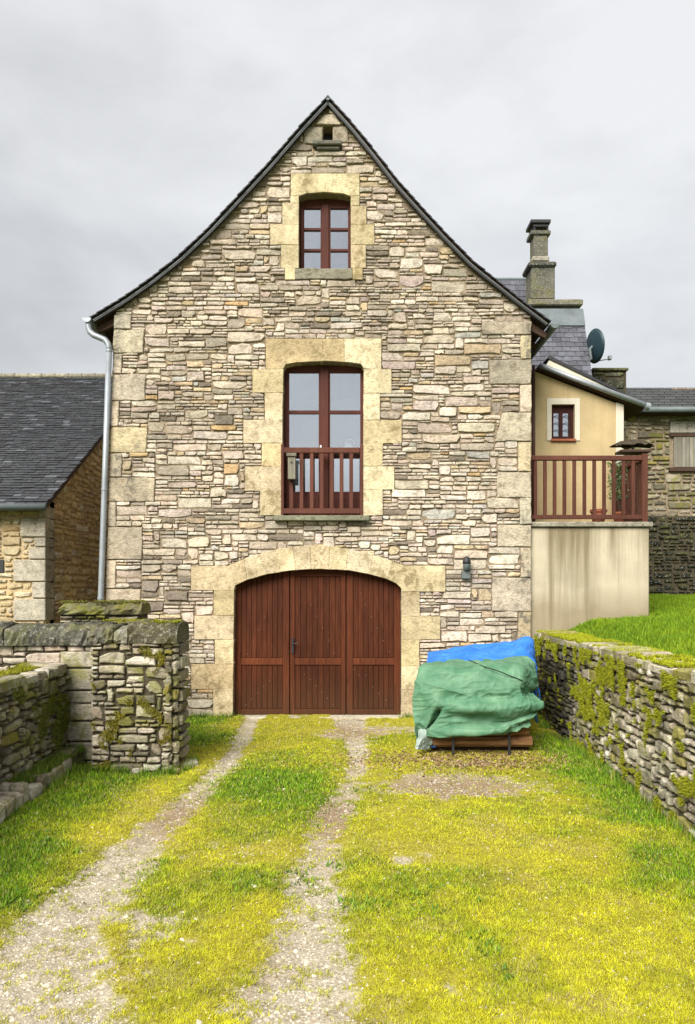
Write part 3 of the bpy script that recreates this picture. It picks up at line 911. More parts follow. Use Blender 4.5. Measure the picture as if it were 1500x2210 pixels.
# upper window
D([(628, 376), (776, 376), (776, 424), (757, 425)] + uw_top[::-1][1:-1] + [(645, 425), (628, 424)], 'lintel_stone')
for a in ((627, 425, 645, 440), (610, 440, 645, 486), (584, 486, 645, 530), (607, 530, 645, 580), (615, 580, 637, 605),
          (757, 425, 776, 446), (757, 446, 791, 486), (757, 486, 808, 530), (757, 530, 790, 580), (761, 580, 783, 605)):
    D(rectp(*a))
blocks.append(('sill_stone', rectp(637, 580, 761, 604), 'greyblock', 0.03))
# vent
for a in ((657, 275, 696, 311), (719, 274, 752, 309)): blocks.append(('vent_stone', rectp(*a), 'greyblock', 0.02))
blocks.append(('vent_stone', [(682, 268), (697, 248), (722, 248), (735, 268), (735, 271), (682, 271)], 'quoin', 0.025))
# french window
for (a, b) in ((574, 697), (697, 743), (743, 823)):
    lo = [p for p in fw_top if a < p[0] < b]
    f = interp_poly(fw_top)
    pts = [(a, 732), (b, 732)]
    if b > 785: pts += [(b, 798), (785, 797)]
    else: pts += [(b, f(b))]
    pts += [p for p in lo[::-1] if 612 < p[0] < 785]
    if a < 612: pts += [(612, 797), (a, 798)]
    else: pts += [(a, f(a))]
    D(pts, 'lintel_stone')
lx_ = lambda y: 612 - (y - 797) * (5 / 315.0); rx_ = lambda y: 785 - (y - 797) * (2 / 315.0)
for (a, b, x0) in ((798, 849, 545), (849, 907, 572), (907, 957, 526), (957, 1007, 565), (1007, 1060, 529), (1060, 1113, 562)):
    D([(x0, a), (lx_(a), a), (lx_(b), b), (x0, b)])
for (a, b, x1) in ((798, 850, 845), (850, 907, 820), (907, 957, 867), (957, 1007, 826), (1007, 1057, 851), (1057, 1113, 826)):
    D([(rx_(a), a), (x1, a), (x1, b), (rx_(b), b)])
# garage arch
cuts = [(527, 534), (597, 605), (632, 638), (669, 672), (712, 710), (752, 747), (806, 796), (848, 836)]
def seg(tab, f, a, b):
    return [(a, f(a))] + [p for p in tab if a + 1 < p[0] < b - 1] + [(b, f(b))]
for i in range(len(cuts) - 1):
    (a, a2), (b, b2) = cuts[i], cuts[i + 1]
    D(seg(arch_e, ye, a, b) + seg(arch_i, yi, a2, b2)[::-1], 'voussoir')
a, a2 = cuts[0]
D([(413, 1222), (495, 1221)] + seg(arch_e, ye, 500, a)[0:] + seg(arch_i, yi, 507, a2)[::-1] + [(506, 1274), (413, 1274)], 'impost_stone')
b, b2 = cuts[-1]
D(seg(arch_e, ye, b, 866) + [(872, 1221), (961, 1221), (961, 1277), (866, 1277), (866, 1272)] + seg(arch_i, yi, b2, 865)[::-1], 'impost_stone')
lx2 = lambda y: 506 - (y - 1268) * (3 / 280.0)
for (a, b, x0) in ((1274, 1329, 462), (1329, 1380, 420), (1380, 1433, 464), (1433, 1487, 413), (1487, 1552, 461)):
    D([(x0, a), (lx2(a), a), (lx2(b), b), (x0, b)])
for (a, b, x1) in ((1277, 1330, 906), (1330, 1380, 950), (1380, 1437, 905), (1437, 1487, 935), (1487, 1552, 897)):
    D([(866, a), (x1, a), (x1, b), (866, b)])

PALD = {'dressed': [((0.50, 0.42, 0.26), 5), ((0.53, 0.455, 0.30), 4), ((0.47, 0.38, 0.22), 3)],
        'quoin': [((0.46, 0.40, 0.30), 4), ((0.40, 0.355, 0.27), 4), ((0.48, 0.40, 0.265), 3), ((0.48, 0.43, 0.34), 3)],
        'greyblock': [((0.22, 0.20, 0.15), 1), ((0.26, 0.235, 0.18), 1)]}
MATB = {'dressed': 'dressed', 'quoin': 'quoin', 'greyblock': 'quoin'}
for (nm, poly, kind, pr) in blocks:
    p = inset(ccw(fpoly(poly)), 0.0010 if kind == 'dressed' else 0.003)
    rag = 0.004 if kind == 'dressed' else 0.010
    p2 = []
    for i_ in range(len(p)):
        a_, b_ = np.array(p[i_]), np.array(p[(i_ + 1) % len(p)]); m_ = max(1, int(np.hypot(*(b_ - a_)) / 0.09))
        for k_ in range(m_):
            q_ = a_ + (b_ - a_) * k_ / m_
            p2.append((q_[0] + R.gauss(0, 0.45) * rag, q_[1] + R.gauss(0, 0.45) * rag) if len(p) < 8 else tuple(q_))
    p = p2
    V, F = slab(p, FAC, -0.34 if kind == 'dressed' else -0.2, pr + R.uniform(-0.004, 0.004), 0.004 if kind == 'dressed' else 0.008, 0.0015, R)
    pal = PALD[kind]
    if nm == 'voussoir' or (nm == 'impost_stone'): pal = [((0.57, 0.50, 0.335), 1), ((0.55, 0.47, 0.29), 1)]
    obj(nm, V, F, MATB[kind], house, pick(pal, R))

# mortar backing with the four openings
outer = [(xl(1552), 1552)] + [(xl(y), y) for y in (1300, 1000, 690)] + [(p[0], p[1] + VO - 2) for p in roofAll if 250 < p[0] < 1143] + [(XR, 690), (XR, 1552)]
V, F = holed(fpoly(outer), [fpoly(h) for h in (door_open[:], fw_open, uw_open, vent_open)], FAC, -0.36, -0.012)
obj('facade_wall', V, F, 'mortar', house)

# side and rear walls
HD = 8.0
acc = Acc()
zE = fz(690)
acc.box(fx(235), fx(290), 0.361, HD, 0, zE - 0.05, None, 0.002)
acc.box(fx(1096), fx(1144), 0.361, HD, 0, zE - 0.05, None, 0.002)
acc.box(fx(290), fx(1096), HD - 0.4, HD, 0, zE - 0.05, None, 0.002)
acc.build('side_wall', 'mortar', house)

# rubble
r = random.Random(21)
UX0, UZ0 = fx(225), fz(1552)
W_, H_ = fx(1150) - UX0, fz(214) - UZ0
CELL = 0.014
nx, ny = int(W_ / CELL), int(H_ / CELL)
cu = UX0 + (np.arange(nx) + 0.5) * CELL; cv = UZ0 + (np.arange(ny) + 0.5) * CELL
PXc = cu * SC + CX; PYc = HOR - (cv - ZC) * SC
PXX, PYY = np.meshgrid(PXc, PYc)
gt = np.interp(PXc, [p[0] for p in sorted(roofAll)], [p[1] for p in sorted(roofAll)]) + VO - 9
blocked = (PYY < gt[None]) | (PXX < 247 - (PYY - 680) * 0.0306 + 1) | (PXX > XR - 1) | (PYY > 1552)
def inpoly(poly, X, Y):
    c = np.zeros(X.shape, bool); n = len(poly)
    for i in range(n):
        (x1, y1), (x2, y2) = poly[i], poly[(i + 1) % n]
        if y1 == y2: continue
        cond = ((y1 > Y) != (y2 > Y)) & (X < (x2 - x1) * (Y - y1) / (y2 - y1) + x1)
        c ^= cond
    return c
for (nm, poly, kind, pr) in blocks:
    if nm != 'voussoir': blocked |= inpoly(poly, PXX, PYY)
blocked |= (PXX > 500) & (PXX < 868) & (PYY > np.interp(PXX, [p[0] for p in arch_e], [p[1] for p in arch_e]) + 13) & (PYY < 1300)
for h in (door_open, fw_open, uw_open, vent_open): blocked |= inpoly(h, PXX, PYY)
blocked |= inpoly(rectp(675, 308, 738, 326), PXX, PYY)
blocked |= inpoly(rectp(592, 1112, 797, 1124), PXX, PYY)
HS = [(0.040, 0.066, 0.50), (0.066, 0.10, 0.36), (0.10, 0.19, 0.14)]
rects = pack(W_, H_, blocked, r, HS, CELL, (1.6, 5.0), 0.09, 0.52)
frH = Frame((UX0, 0, UZ0), (1, 0, 0), (0, 0, 1), (0, -1, 0))
def clipg(u, v):
    px = (UX0 + u) * SC + CX; py = HOR - (UZ0 + v - ZC) * SC
    if py > gable_top(px) + 70: return None
    out = []
    for dx in ((-6, 6),):
        a, b = px + dx[0], px + dx[1]
        if a < 708 < b: a, b = (708 - 12, 708) if px < 708 else (708, 720)
        ya, yb = gable_top(a), gable_top(b)
        p = (fx(a) - UX0, fz(ya) - UZ0); q = (fx(b) - UX0, fz(yb) - UZ0)
        nrm = (q[1] - p[1], -(q[0] - p[0])); L = math.hypot(*nrm)
        out.append((p, (nrm[0] / L, nrm[1] / L)))
    return out
# upper wall a little greyer and browner, as the photograph shows
def tfn(t, u, v):
    px = (UX0 + u) * SC + CX; py = HOR - (UZ0 + v - ZC) * SC
    k = float(vnoise(px / 100.0, py / 60.0, 0.55, 3, 31))
    low = 1.0 - 0.10 * float(sstep(1150, 800, py))
    s = (0.78 + 0.46 * k) * low
    return tuple(min(0.66, c * s) for c in t)
stonework(house, frH, rects, PAL_HOUSE, 'stone', r, (0.005, 0.0095), 0.17, (-0.002, 0.026), 300, clipg, 0.004, 'stone', tfn)

# sills and threshold
box('window_sill', fx(592), fx(797), -0.13, 0.30, fz(1125), fz(1114), 'quoin', house, (0.21, 0.215, 0.15), 0.01)
acc = Acc(); acc.box(fx(675), fx(738), -0.11, 0.2, fz(320), fz(311), (0.12, 0.12, 0.10), 0.01)
acc.box(fx(684), fx(733), -0.07, 0.2, fz(327), fz(320.3), (0.13, 0.125, 0.105), 0.01); acc.build('vent_sill', 'quoin', house)
box('threshold', fx(503), fx(868), -0.10, 0.3, -0.05, fz(1546), 'dressed', house, (0.46, 0.42, 0.33), 0.008)
box('vent_back', fx(690), fx(725), 0.2, 0.24, fz(312), fz(268), 'iron', house)

# ---- windows
def window(nm, openp, outer, holes, yb, panes, extra=None, label=None):
    V, F = holed(fpoly(outer), [fpoly(rectp(*h)) for h in holes], Frame((0, yb, 0), (1, 0, 0), (0, 0, 1), (0, -1, 0)), -0.06, 0.0)
    w = obj(nm, V, F, 'joinery', house, (1, 1, 1))
    for h in holes:
        x0, y0, x1, y1 = h
        box('pane', fx(x0) - 0.004, fx(x1) + 0.004, yb + 0.028, yb + 0.034, fz(y1) - 0.004, fz(y0) + 0.004, 'glass', w, c=0.001)
    return w
uw = window('window', uw_open, rectp(643, 414, 759, 581), [(655, 437, 691, 480), (655, 485, 691, 526), (655, 531, 691, 572), (713, 437, 751, 480), (713, 485, 751, 526), (713, 531, 751, 572)], 0.17, None)
acc = Acc(); acc.box(fx(694), fx(709), 0.145, 0.169, fz(577), fz(430)); acc.box(fx(645), fx(757), 0.14, 0.169, fz(579), fz(574))
acc.box(fx(648), fx(653), 0.15, 0.169, fz(574), fz(430)); acc.box(fx(752), fx(756), 0.15, 0.169, fz(574), fz(430)); acc.build('cover_strip', 'joinery', uw)
fw = window('french_window', fw_open, rectp(605, 778, 787, 1114), [(622, 797, 687, 880), (622, 887, 687, 1058), (712, 797, 778, 880), (712, 887, 778, 1058)], 0.17, None)
acc = Acc(); acc.box(fx(691), fx(708), 0.14, 0.169, fz(1112), fz(788)); acc.build('cover_strip', 'joinery', fw)
acc = Acc()
for (a, b) in ((620, 687), (712, 780)):
    acc.box(fx(a), fx(b), 0.158, 0.169, fz(1100), fz(1068)); acc.box(fx(a + 8), fx(b - 8), 0.150, 0.1575, fz(1095), fz(1073), (0.8, 0.8, 0.8))
acc.build('kick_panel', 'joinery', fw)
box('handle', fx(690), fx(693.5), 0.10, 0.139, fz(966), fz(958), 'white', fw)
# rooms behind the glass
def room(x0, y0, x1, y1, dep):
    a, b, c, d = fx(x0), fx(x1), fz(y1), fz(y0); ya, yb = 0.37, 0.37 + dep
    V = [(a, ya, c), (b, ya, c), (b, ya, d), (a, ya, d), (a, yb, c), (b, yb, c), (b, yb, d), (a, yb, d)]
    F = [(4, 5, 6, 7), (0, 1, 5, 4), (3, 7, 6, 2), (0, 4, 7, 3), (1, 2, 6, 5)]
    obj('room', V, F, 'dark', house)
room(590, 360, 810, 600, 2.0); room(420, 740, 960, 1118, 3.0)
# white jug on the inner sill
jx, jz = fx(752), fz(970)
acc = Acc(); V, F = lathe([(0.05, 0), (0.085, 0.03), (0.09, 0.08), (0.06, 0.12), (0.035, 0.15), (0.02, 0.16)], (jx, 0.33, jz), 18); acc.add(V, F)
V, F = tube([(jx + 0.02 + 0.07 * math.sin(t), 0.33, jz + 0.16 + 0.06 * math.cos(t)) for t in np.linspace(-1.9, 1.9, 12)], 0.009, 8); acc.add(V, F)
jug = acc.build('jug', 'white', None, True); tag(jug, 'white jug standing inside behind the balcony window glass', 'jug')
box('table', fx(700), fx(786), 0.245, 0.75, fz(974), fz(970), 'oldwood', None)
tag(bpy.data.objects['table'], 'small table top behind the balcony window, carrying the white jug', 'table')
o = bpy.data.objects['table']
for (xx, yy) in ((704, 0.26), (781, 0.26), (704, 0.71), (781, 0.71)):
    box('leg', fx(xx), fx(xx + 4), yy, yy + 0.03, fz(1118) + 0.001, fz(974) + 0.002, 'oldwood', o)

# ---- balcony guard rail of the french window
rl = empty('window_railing', (fx(695), -0.02, fz(1112)), 'brown wooden balcony railing across the tall middle window', 'railing')
box('post', fx(607), fx(613), -0.05, 0.0, fz(1114), fz(960), 'rail', rl); box('post', fx(777), fx(783), -0.05, 0.0, fz(1114), fz(960), 'rail', rl)
box('top_rail', fx(613), fx(777), -0.055, 0.005, fz(979), fz(967), 'rail', rl, c=0.008)
box('bottom_rail', fx(613), fx(777), -0.05, 0.0, fz(1109), fz(1098), 'rail', rl)
for px in (629, 651, 673, 694.5, 716, 737, 758):
    box('baluster', fx(px - 4), fx(px + 4), -0.045, -0.008, fz(1098.3), fz(978.8), 'rail', rl, (R.uniform(0.9, 1.1),) * 3)
bb = empty('bird_box', (fx(630), -0.12, fz(1040)), 'weathered grey nesting box hung on the balcony railing', 'bird box')
box('body', fx(623), fx(639), -0.155, -0.0555, fz(1037), fz(989), 'oldwood', bb, (0.9, 0.9, 0.85))
box('roof', fx(620.5), fx(641), -0.18, -0.057, fz(988.7), fz(982), 'oldwood', bb, (0.75, 0.75, 0.7))
V, F = lathe([(0.0, 0), (0.017, 0.0), (0.017, 0.006), (0.0, 0.006)], (0, 0, 0), 12)
V = np.stack([V[:, 0] + fx(631), -0.155 - V[:, 2] + 0.003, V[:, 1] + fz(1002)], 1); obj('entrance_hole', V, [f[::-1] for f in F], 'iron', bb)

# ---- garage door
YD = 0.14
LE = [(503.5, 623), (625, 746), (748, 865.5)]
for li, (a, b) in enumerate(LE):
    mid = (a + b) / 2
    lf = empty('door_leaf', (fx(mid), YD, 0.0), '', '')
    del lf['label'], lf['category']
    lf.parent = house; lf.matrix_parent_inverse = Matrix.Translation(-house.location)
    st = 14 if li != 1 else 10
    def top(px): return yi(min(max(px, 507), 865)) - 2.5
    # frame of the leaf
    for (p, q) in ((a, a + st), (b - st, b)):
        pp = [(p, 1545), (p, top(p)), ((p + q) / 2, top((p + q) / 2)), (q, top(q)), (q, 1545)]
        V, F = slab(fpoly(pp), FAC, -YD - 0.05, -YD + 0.018, 0.005); obj('stile', V, F, 'door', lf, (1.3,) * 3)
    for (p, q, tn) in ((1422, 1437, 1.5), (1533, 1545, 1.1)):
        V, F = slab(fpoly(rectp(a + st, p, b - st, q)), FAC, -YD - 0.05, -YD + 0.016, 0.005); obj('rail', V, F, 'door', lf, (tn,) * 3)
    if li == 1:
        V, F = slab(fpoly([(a + st, 1244), (a + st, top(a + st)), (mid, top(mid)), (b - st, top(b - st)), (b - st, 1244)]), FAC, -YD - 0.05, -YD + 0.016, 0.005)
        obj('rail', V, F, 'door', lf, (1.0,) * 3)
    nb = 8
    w = (b - a - 2 * st) / nb
    for k in range(nb):
        p, q = a + st + k * w, a + st + (k + 1) * w
        tn = (R.uniform(0.82, 1.12),) * 3
        tp = [(p, 1244), (q, 1244)] if li == 1 else [(p, top(p)), ((p + q) / 2, top((p + q) / 2)), (q, top(q))]
        V, F = slab(inset(ccw(fpoly(tp + [(q, 1422), (p, 1422)])), 0.0012), FAC, -YD - 0.04, -YD, 0.006); obj('board', V, F, 'door', lf, tn)
        V, F = slab(inset(ccw(fpoly(rectp(p, 1437, q, 1533))), 0.0012), FAC, -YD - 0.04, -YD, 0.006); obj('board', V, F, 'door', lf, tuple(x * 0.92 for x in tn))
    if li == 1:
        acc = Acc()
        acc.box(fx(628.5), fx(633), 0.10, YD - 0.017, fz(1412), fz(1378))
        V, F = tube([(fx(631), 0.105, fz(1391)), (fx(631), 0.06, fz(1391)), (fx(634), 0.052, fz(1390)), (fx(643), 0.05, fz(1388.5))], 0.008, 8); acc.add(V, F)
        acc.build('handle', 'iron', lf)
    if li == 0:
        pass
scr = [(460,467),(428,532),(397,597),(365,662),(705,400),(733,462),(763,525),(795,588),(825,655),(965,340),(990,402),(1022,463),(1053,525),(1085,590),(1117,650),
       (483,800),(450,833),(420,868),(387,900),(360,930),(667,768),(697,797),(730,830),(760,862),(790,895),(820,928),(930,742),(955,772),(993,775),(1060,870),(1030,835),(1100,905)]
acc = Acc()
for (zx, zy) in scr:
    x, z = fx(380 + zx / 2.42), fz(1140 + zy / 2.42)
    V = [(x + 0.006 * math.cos(a), YD - 0.0025, z + 0.006 * math.sin(a)) for a in np.arange(6) * math.pi / 3] + [(x, YD - 0.006, z)]
    acc.add(V, [(k, (k + 1) % 6, 6) for k in range(6)])
o = acc.build('screw_heads', plain('zinc_screw', (0.22, 0.16, 0.10), 0.6), house); o['kind'] = 'stuff'
for (xa, xb) in ((624, 686), (713, 777)):  # added white sheets imitating bright sky reflections in the lower panes
    V, F = [], []
    for i in range(41):
        x = fx(xa) + (fx(xb) - fx(xa)) * i / 40; yy = 0.27 + 0.012 * math.sin(i * 1.3)
        V += [(x, yy, fz(1062)), (x, yy, fz(984))]
    F = [(2 * i, 2 * i + 2, 2 * i + 3, 2 * i + 1) for i in range(40)]
    o = obj('reflection_sheet', V, F, plain('white_sky_reflection', (0.75, 0.74, 0.77), 0.9, 0.1, 0.05), fw, None, True)
    md = o.modifiers.new('thick', 'SOLIDIFY'); md.thickness = 0.003
box('garage_back', fx(480), fx(890), YD + 0.08, YD + 0.12, 0, fz(1225), 'dark', house)

# ---- roof: stepped slate courses, verge trim, eaves
def course_profile(pts, step, lift):
    P2 = np.array([(fx(a), fz(b)) for a, b in pts])
    L = np.concatenate([[0], np.cumsum(np.hypot(*np.diff(P2, axis=0).T))])
    n = int(L[-1] / step); out = []
    for i in range(n + 1):
        s = min(i * step, L[-1]); out.append((np.interp(s, L, P2[:, 0]), np.interp(s, L, P2[:, 1])))
    return np.array(out)
Y0, Y1 = -0.13, HD + 0.2
for side, pts in (('L', roofL), ('R', roofR)):
    pr = course_profile(pts, 0.125, 0.012)
    acc = Acc()
    for i in range(len(pr) - 1):
        a, b = pr[i], pr[i + 1]
        t = (b - a) / np.hypot(*(b - a)); nrm = np.array([-t[1], t[0]]);  nrm = nrm if nrm[1] > 0 else -nrm
        e = b + t * 0.02
        jy = R.uniform(-0.012, 0.008)
        q = [a - nrm * 0.022, e - nrm * 0.010, e + nrm * 0.004, a - nrm * 0.008]
        V = [(x, y, z) for y in (Y0 + jy, Y1) for (x, z) in q]
        F = [(0, 1, 2, 3), (7, 6, 5, 4), (0, 4, 5, 1), (1, 5, 6, 2), (2, 6, 7, 3), (3, 7, 4, 0)]
        if side == 'L': F = [f[::-1] for f in F]
        acc.add(V, F, tuple(np.array((0.020, 0.021, 0.025)) * R.uniform(0.7, 1.3)))
    rf = acc.build('slate_roof', 'slate', house)
    # deck under the slates, and the pale zinc verge strip
    for nm, mt, o1, o2, ya, yb in (('roof_deck', 'soffit', 0.0235, 0.060, -0.085, Y1 - 0.03), ('verge_strip', 'zinc_dark', 0.046, 0.058, -0.100, -0.086), ('verge_board', 'iron', 0.061, 0.082, -0.095, -0.030)):
        acc = Acc()
        for i in range(len(pr) - 1):
            a, b = pr[i], pr[i + 1]
            nr = []
            for k in (i, i + 1):
                t = pr[min(k + 1, len(pr) - 1)] - pr[max(k - 1, 0)]; t = t / np.hypot(*t); q = np.array([-t[1], t[0]]); nr.append(q if q[1] > 0 else -q)
            if i == 0: nr[0] = np.array([0, 1.0 / 0.72])
            q = [a - nr[0] * o2, b - nr[1] * o2, b - nr[1] * o1, a - nr[0] * o1]
            V = [(x, y, z) for y in (ya, yb) for (x, z) in q]
            F = [(0, 1, 2, 3), (7, 6, 5, 4), (0, 4, 5, 1), (2, 6, 7, 3)]
            if i == len(pr) - 2: F.append((1, 5, 6, 2))
            if side == 'L': F = [f[::-1] for f in F]
            acc.add(V, F)
        acc.build(nm, mt, house)
# ridge cap
V, F = tube([(fx(708), Y0, fz(223)), (fx(708), Y1, fz(223))], 0.035, 8); obj('ridge', V, F, 'zinc_dark', house)
# rafter tails under both eaves
for (xa, za, xb, zb) in ((fx(252), fz(668), fx(206), fz(697)), (fx(1140), fz(678), fx(1183), fz(709))):
    for y in np.arange(0.05, HD, 0.55):
        p, q = np.array([xa, za - 0.10]), np.array([xb, zb - 0.075])
        t = (q - p) / np.hypot(*(q - p)); nrm = np.array([-t[1], t[0]]); nrm = nrm if nrm[1] > 0 else -nrm
        hh = [p - nrm * 0.09, q - nrm * 0.06, q + nrm * 0.02, p + nrm * 0.02]
        V = [(x, yy, z) for yy in (y, y + 0.07) for (x, z) in hh]
        F = [(0, 1, 2, 3), (7, 6, 5, 4), (0, 4, 5, 1), (1, 5, 6, 2), (2, 6, 7, 3), (3, 7, 4, 0)]
        if xb < xa: F = [f[::-1] for f in F]
        obj('rafter_tail', V, F, 'soffit', house)
# boxed gable returns that close the eaves towards the front
def gutter(xc, zc, y0, y1, rad, nm, mat, parent):
    V, F = [], []
    ths = np.linspace(math.pi, 2 * math.pi, 9)
    prof = [(xc + rad * math.cos(t), zc + rad * math.sin(t)) for t in ths] + [(xc + (rad - 0.006) * math.cos(t), zc + (rad - 0.006) * math.sin(t)) for t in ths[::-1]]
    n = len(prof)
    for y in (y0, y1):
        for (x, z) in prof: V.append((x, y, z))
    for i in range(n): F.append((i, (i + 1) % n, n + (i + 1) % n, n + i))
    F.append(tuple(range(n))[::-1]); F.append(tuple(range(n, 2 * n)))
    # end stop
    k = len(V)
    for t in ths: V.append((xc + rad * math.cos(t), y0 - 0.003, zc + rad * math.sin(t)))
    F.append(tuple(range(k, k + 9))[::-1])
    return obj(nm, V, F, mat, parent)
gutter(fx(194), fz(693), -0.14, HD, 0.065, 'gutter', 'zinc', house)
gutter(fx(1194), fz(704), -0.10, HD, 0.065, 'gutter', 'zinc_dark', house)
pp = [(195, 700), (195, 712), (198, 720), (206, 727), (218, 732), (230, 737), (237, 746), (239, 758)]
path = [(fx(a), -0.075, fz(b)) for a, b in pp]
# smooth the elbow
sm = []
for i in range(len(path) - 1):
    for t in np.linspace(0, 1, 3, endpoint=False): sm.append(tuple(np.array(path[i]) * (1 - t) + np.array(path[i + 1]) * t))
sm.append(path[-1])
V, F = tube(sm, 0.045, 14); dpe = obj('downpipe_elbow', V, F, 'zinc', house, None, True)
pd = [(239 - (y - 758) * 0.0335, y) for y in (757, 1050, 1250, 1310, 1540)]
V, F = tube([(fx(a), -0.075, fz(b)) for a, b in pd], 0.043, 14); obj('downpipe', V, F, 'zinc', house, None, True)
for y in (760, 1058, 1290):
    a = 239 - (y - 758) * 0.0335
    V, F = tube([(fx(a), -0.075, fz(y - 2.5)), (fx(a), -0.075, fz(y + 2.5))], 0.049, 14); obj('pipe_bracket', V, F, 'zinc', house)

# ---- wall lantern
wl_ = empty('wall_lantern', (fx(1005), -0.1, fz(1250)), 'small grey domed lantern fixed to the stones right of the garage arch', 'lantern')
V, F = lathe([(0.062, 0.0), (0.062, 0.03), (0.052, 0.07), (0.03, 0.10), (0.005, 0.112)], (fx(1005), -0.10, fz(1217)), 16); obj('dome', V, F, 'iron', wl_, None, True)
V, F = lathe([(0.05, 0.0), (0.056, 0.09), (0.056, 0.10)], (fx(1005), -0.10, fz(1231)), 16); obj('shade', V, F, 'lampgrey', wl_, None, True)
box('back_box', fx(995), fx(1013), -0.10, -0.02, fz(1249), fz(1231.5), 'lampgrey', wl_)

# ================================================================== TERRACE, ANNEX, WING
ter = empty('terrace', (fx(1275), 0.6, 1.3), 'raised rendered terrace with stained front and stone edge slab beside the house', 'terrace')
TX0, TX1, TY0, TY1 = fx(XR) + 0.004, fx(1405), 0.06, 1.22
ZT = fz(1126)
box('wall', TX0, TX1, TY0, TY1, 0.9, fz(1137), 'render_terrace', ter, c=0.015)
box('slab', TX0, fx(1411), TY0 - 0.05, TY1, fz(1137) + 0.002, ZT, 'quoin', ter, (0.34, 0.32, 0.25), 0.012)
rg = empty('terrace_railing', (fx(1275), 0.08, ZT), 'brown wooden railing with square balusters around the terrace', 'railing')
YR = 0.10
box('post', fx(1391), fx(1402.5), YR - 0.03, YR + 0.045, ZT, fz(977), 'rail', rg, (0.95,) * 3)
box('post', TX0 + 0.002, fx(1151.5), YR - 0.02, YR + 0.03, ZT, fz(981.5), 'rail', rg, (0.6,) * 3)
box('top_rail', TX0 + 0.003, fx(1391), YR - 0.028, YR + 0.04, fz(991.5), fz(981), 'rail', rg, c=0.008)
box('bottom_rail', TX0 + 0.003, fx(1391), YR - 0.02, YR + 0.03, fz(1119), fz(1110), 'rail', rg, (0.85,) * 3)
for px in (1159, 1180, 1201, 1222.5, 1244, 1266, 1287.5, 1309, 1330, 1351, 1372):
    box('baluster', fx(px - 3.6), fx(px + 3.6), YR - 0.014, YR + 0.024, fz(1110.3), fz(991.2), 'rail', rg, (R.uniform(0.72, 0.9),) * 3)
XS = fx(1397)
box('top_rail', XS - 0.035, XS + 0.03, YR + 0.046, TY1 - 0.06, fz(991.5), fz(981), 'rail', rg)
box('bottom_rail', XS - 0.022, XS + 0.022, YR + 0.046, TY1 - 0.06, fz(1119), fz(1110), 'rail', rg)
for y in np.arange(YR + 0.13, TY1 - 0.1, 0.13):
    box('baluster', XS - 0.018, XS + 0.018, y, y + 0.04, fz(1110.3), fz(991.2), 'rail', rg, (R.uniform(0.8, 0.95),) * 3)
box('post', XS - 0.04, XS + 0.035, TY1 - 0.06, TY1, ZT, fz(977), 'rail', rg)
# terracotta pot on the terrace
pot = empty('flower_pot', (fx(1312), 0.42, ZT), 'terracotta pot standing on the terrace behind the railing', 'pot')
V, F = lathe([(0.085, 0.0), (0.115, 0.17), (0.112, 0.185)], (fx(1312) , 0.42, ZT), 18); obj('body', V, F, 'terracotta', pot, None, True)
V, F = lathe([(0.125, 0.18), (0.132, 0.19), (0.132, 0.225), (0.122, 0.23), (0.108, 0.225), (0.1, 0.19)], (fx(1312), 0.42, ZT), 18); obj('rim', V, F, 'terracotta', pot)
# bird table
bt = empty('bird_table', (P(1366, 0, 12.0)[0], 0.8, ZT), 'dark weathered bird table standing on the terrace corner above the railing', 'bird table')
bx_, by_ = P(1366, 0, 12.0)[0], 0.8
z0 = P(0, 976, 12.0)[2]
V, F = tube([(bx_, by_, ZT), (bx_, by_, z0 + 0.19)], 0.022, 8); obj('post', V, F, 'lampgrey', bt)
V, F = lathe([(0.17, 0.0), (0.17, 0.03), (0.05, 0.06)], (bx_, by_, ZT), 12); obj('foot', V, F, 'lampgrey', bt)
box('tray', bx_ - 0.24, bx_ + 0.24, by_ - 0.15, by_ + 0.15, z0 - 0.02, z0 + 0.02, 'soffit', bt)
rr = []
acc = Acc()
for i in range(36):
    a = 2 * math.pi * i / 36; q = 1 + 0.12 * math.sin(5 * a) + R.uniform(-0.07, 0.07)
    rr.append((bx_ + 0.34 * q * math.cos(a), by_ + 0.2 * q * math.sin(a), z0 + 0.10 + R.uniform(-0.02, 0.02)))
V = rr + [(bx_ + 0.2 * math.cos(2 * math.pi * i / 36), by_ + 0.11 * math.sin(2 * math.pi * i / 36), z0 + 0.17 + R.uniform(-0.015, 0.015)) for i in range(36)] + [(bx_, by_, z0 + 0.21), (bx_, by_, z0 + 0.085)]
F = []
for i in range(36):
    j = (i + 1) % 36; F += [(i, j, 36 + j, 36 + i), (36 + i, 36 + j, 72), (j, i, 73)]
obj('thatched_roof', V, F, plain('old_thatch', (0.055, 0.045, 0.03), 0.95, 0.1, 0.5, 30, 0.8), bt)
# leafy pot plant at the corner post
pl = empty('potted_shrub', (P(1420, 0, 12.4)[0] - 0.11, 0.95, ZT), 'leafy green shrub in a pot behind the terrace corner post', 'shrub')
sx, sy = TX1 - 0.14, 0.9
V, F = lathe([(0.08, 0.0), (0.105, 0.2), (0.115, 0.21), (0.115, 0.235), (0.09, 0.235)], (sx, sy, ZT), 14); obj('pot', V, F, 'terracotta', pl, None, True)
acc = Acc()
for i in range(5):
    a = i * 1.3
    V, F = tube([(sx, sy, ZT + 0.22), (sx + 0.06 * math.cos(a), sy + 0.06 * math.sin(a), ZT + 0.55), (sx + 0.15 * math.cos(a), sy + 0.14 * math.sin(a), ZT + 0.98)], [0.012, 0.009, 0.004], 6); acc.add(V, F, (0.5, 0.45, 0.4))
acc.build('stem', 'soffit', pl)
n = 420
gg = np.random.default_rng(5)
th = gg.random(n) * 6.28; rad = 0.2 * np.sqrt(gg.random(n)); zz = ZT + 0.45 + 0.62 * gg.random(n)
Pt = np.stack([sx + rad * np.cos(th), sy + rad * np.sin(th), zz], 1)
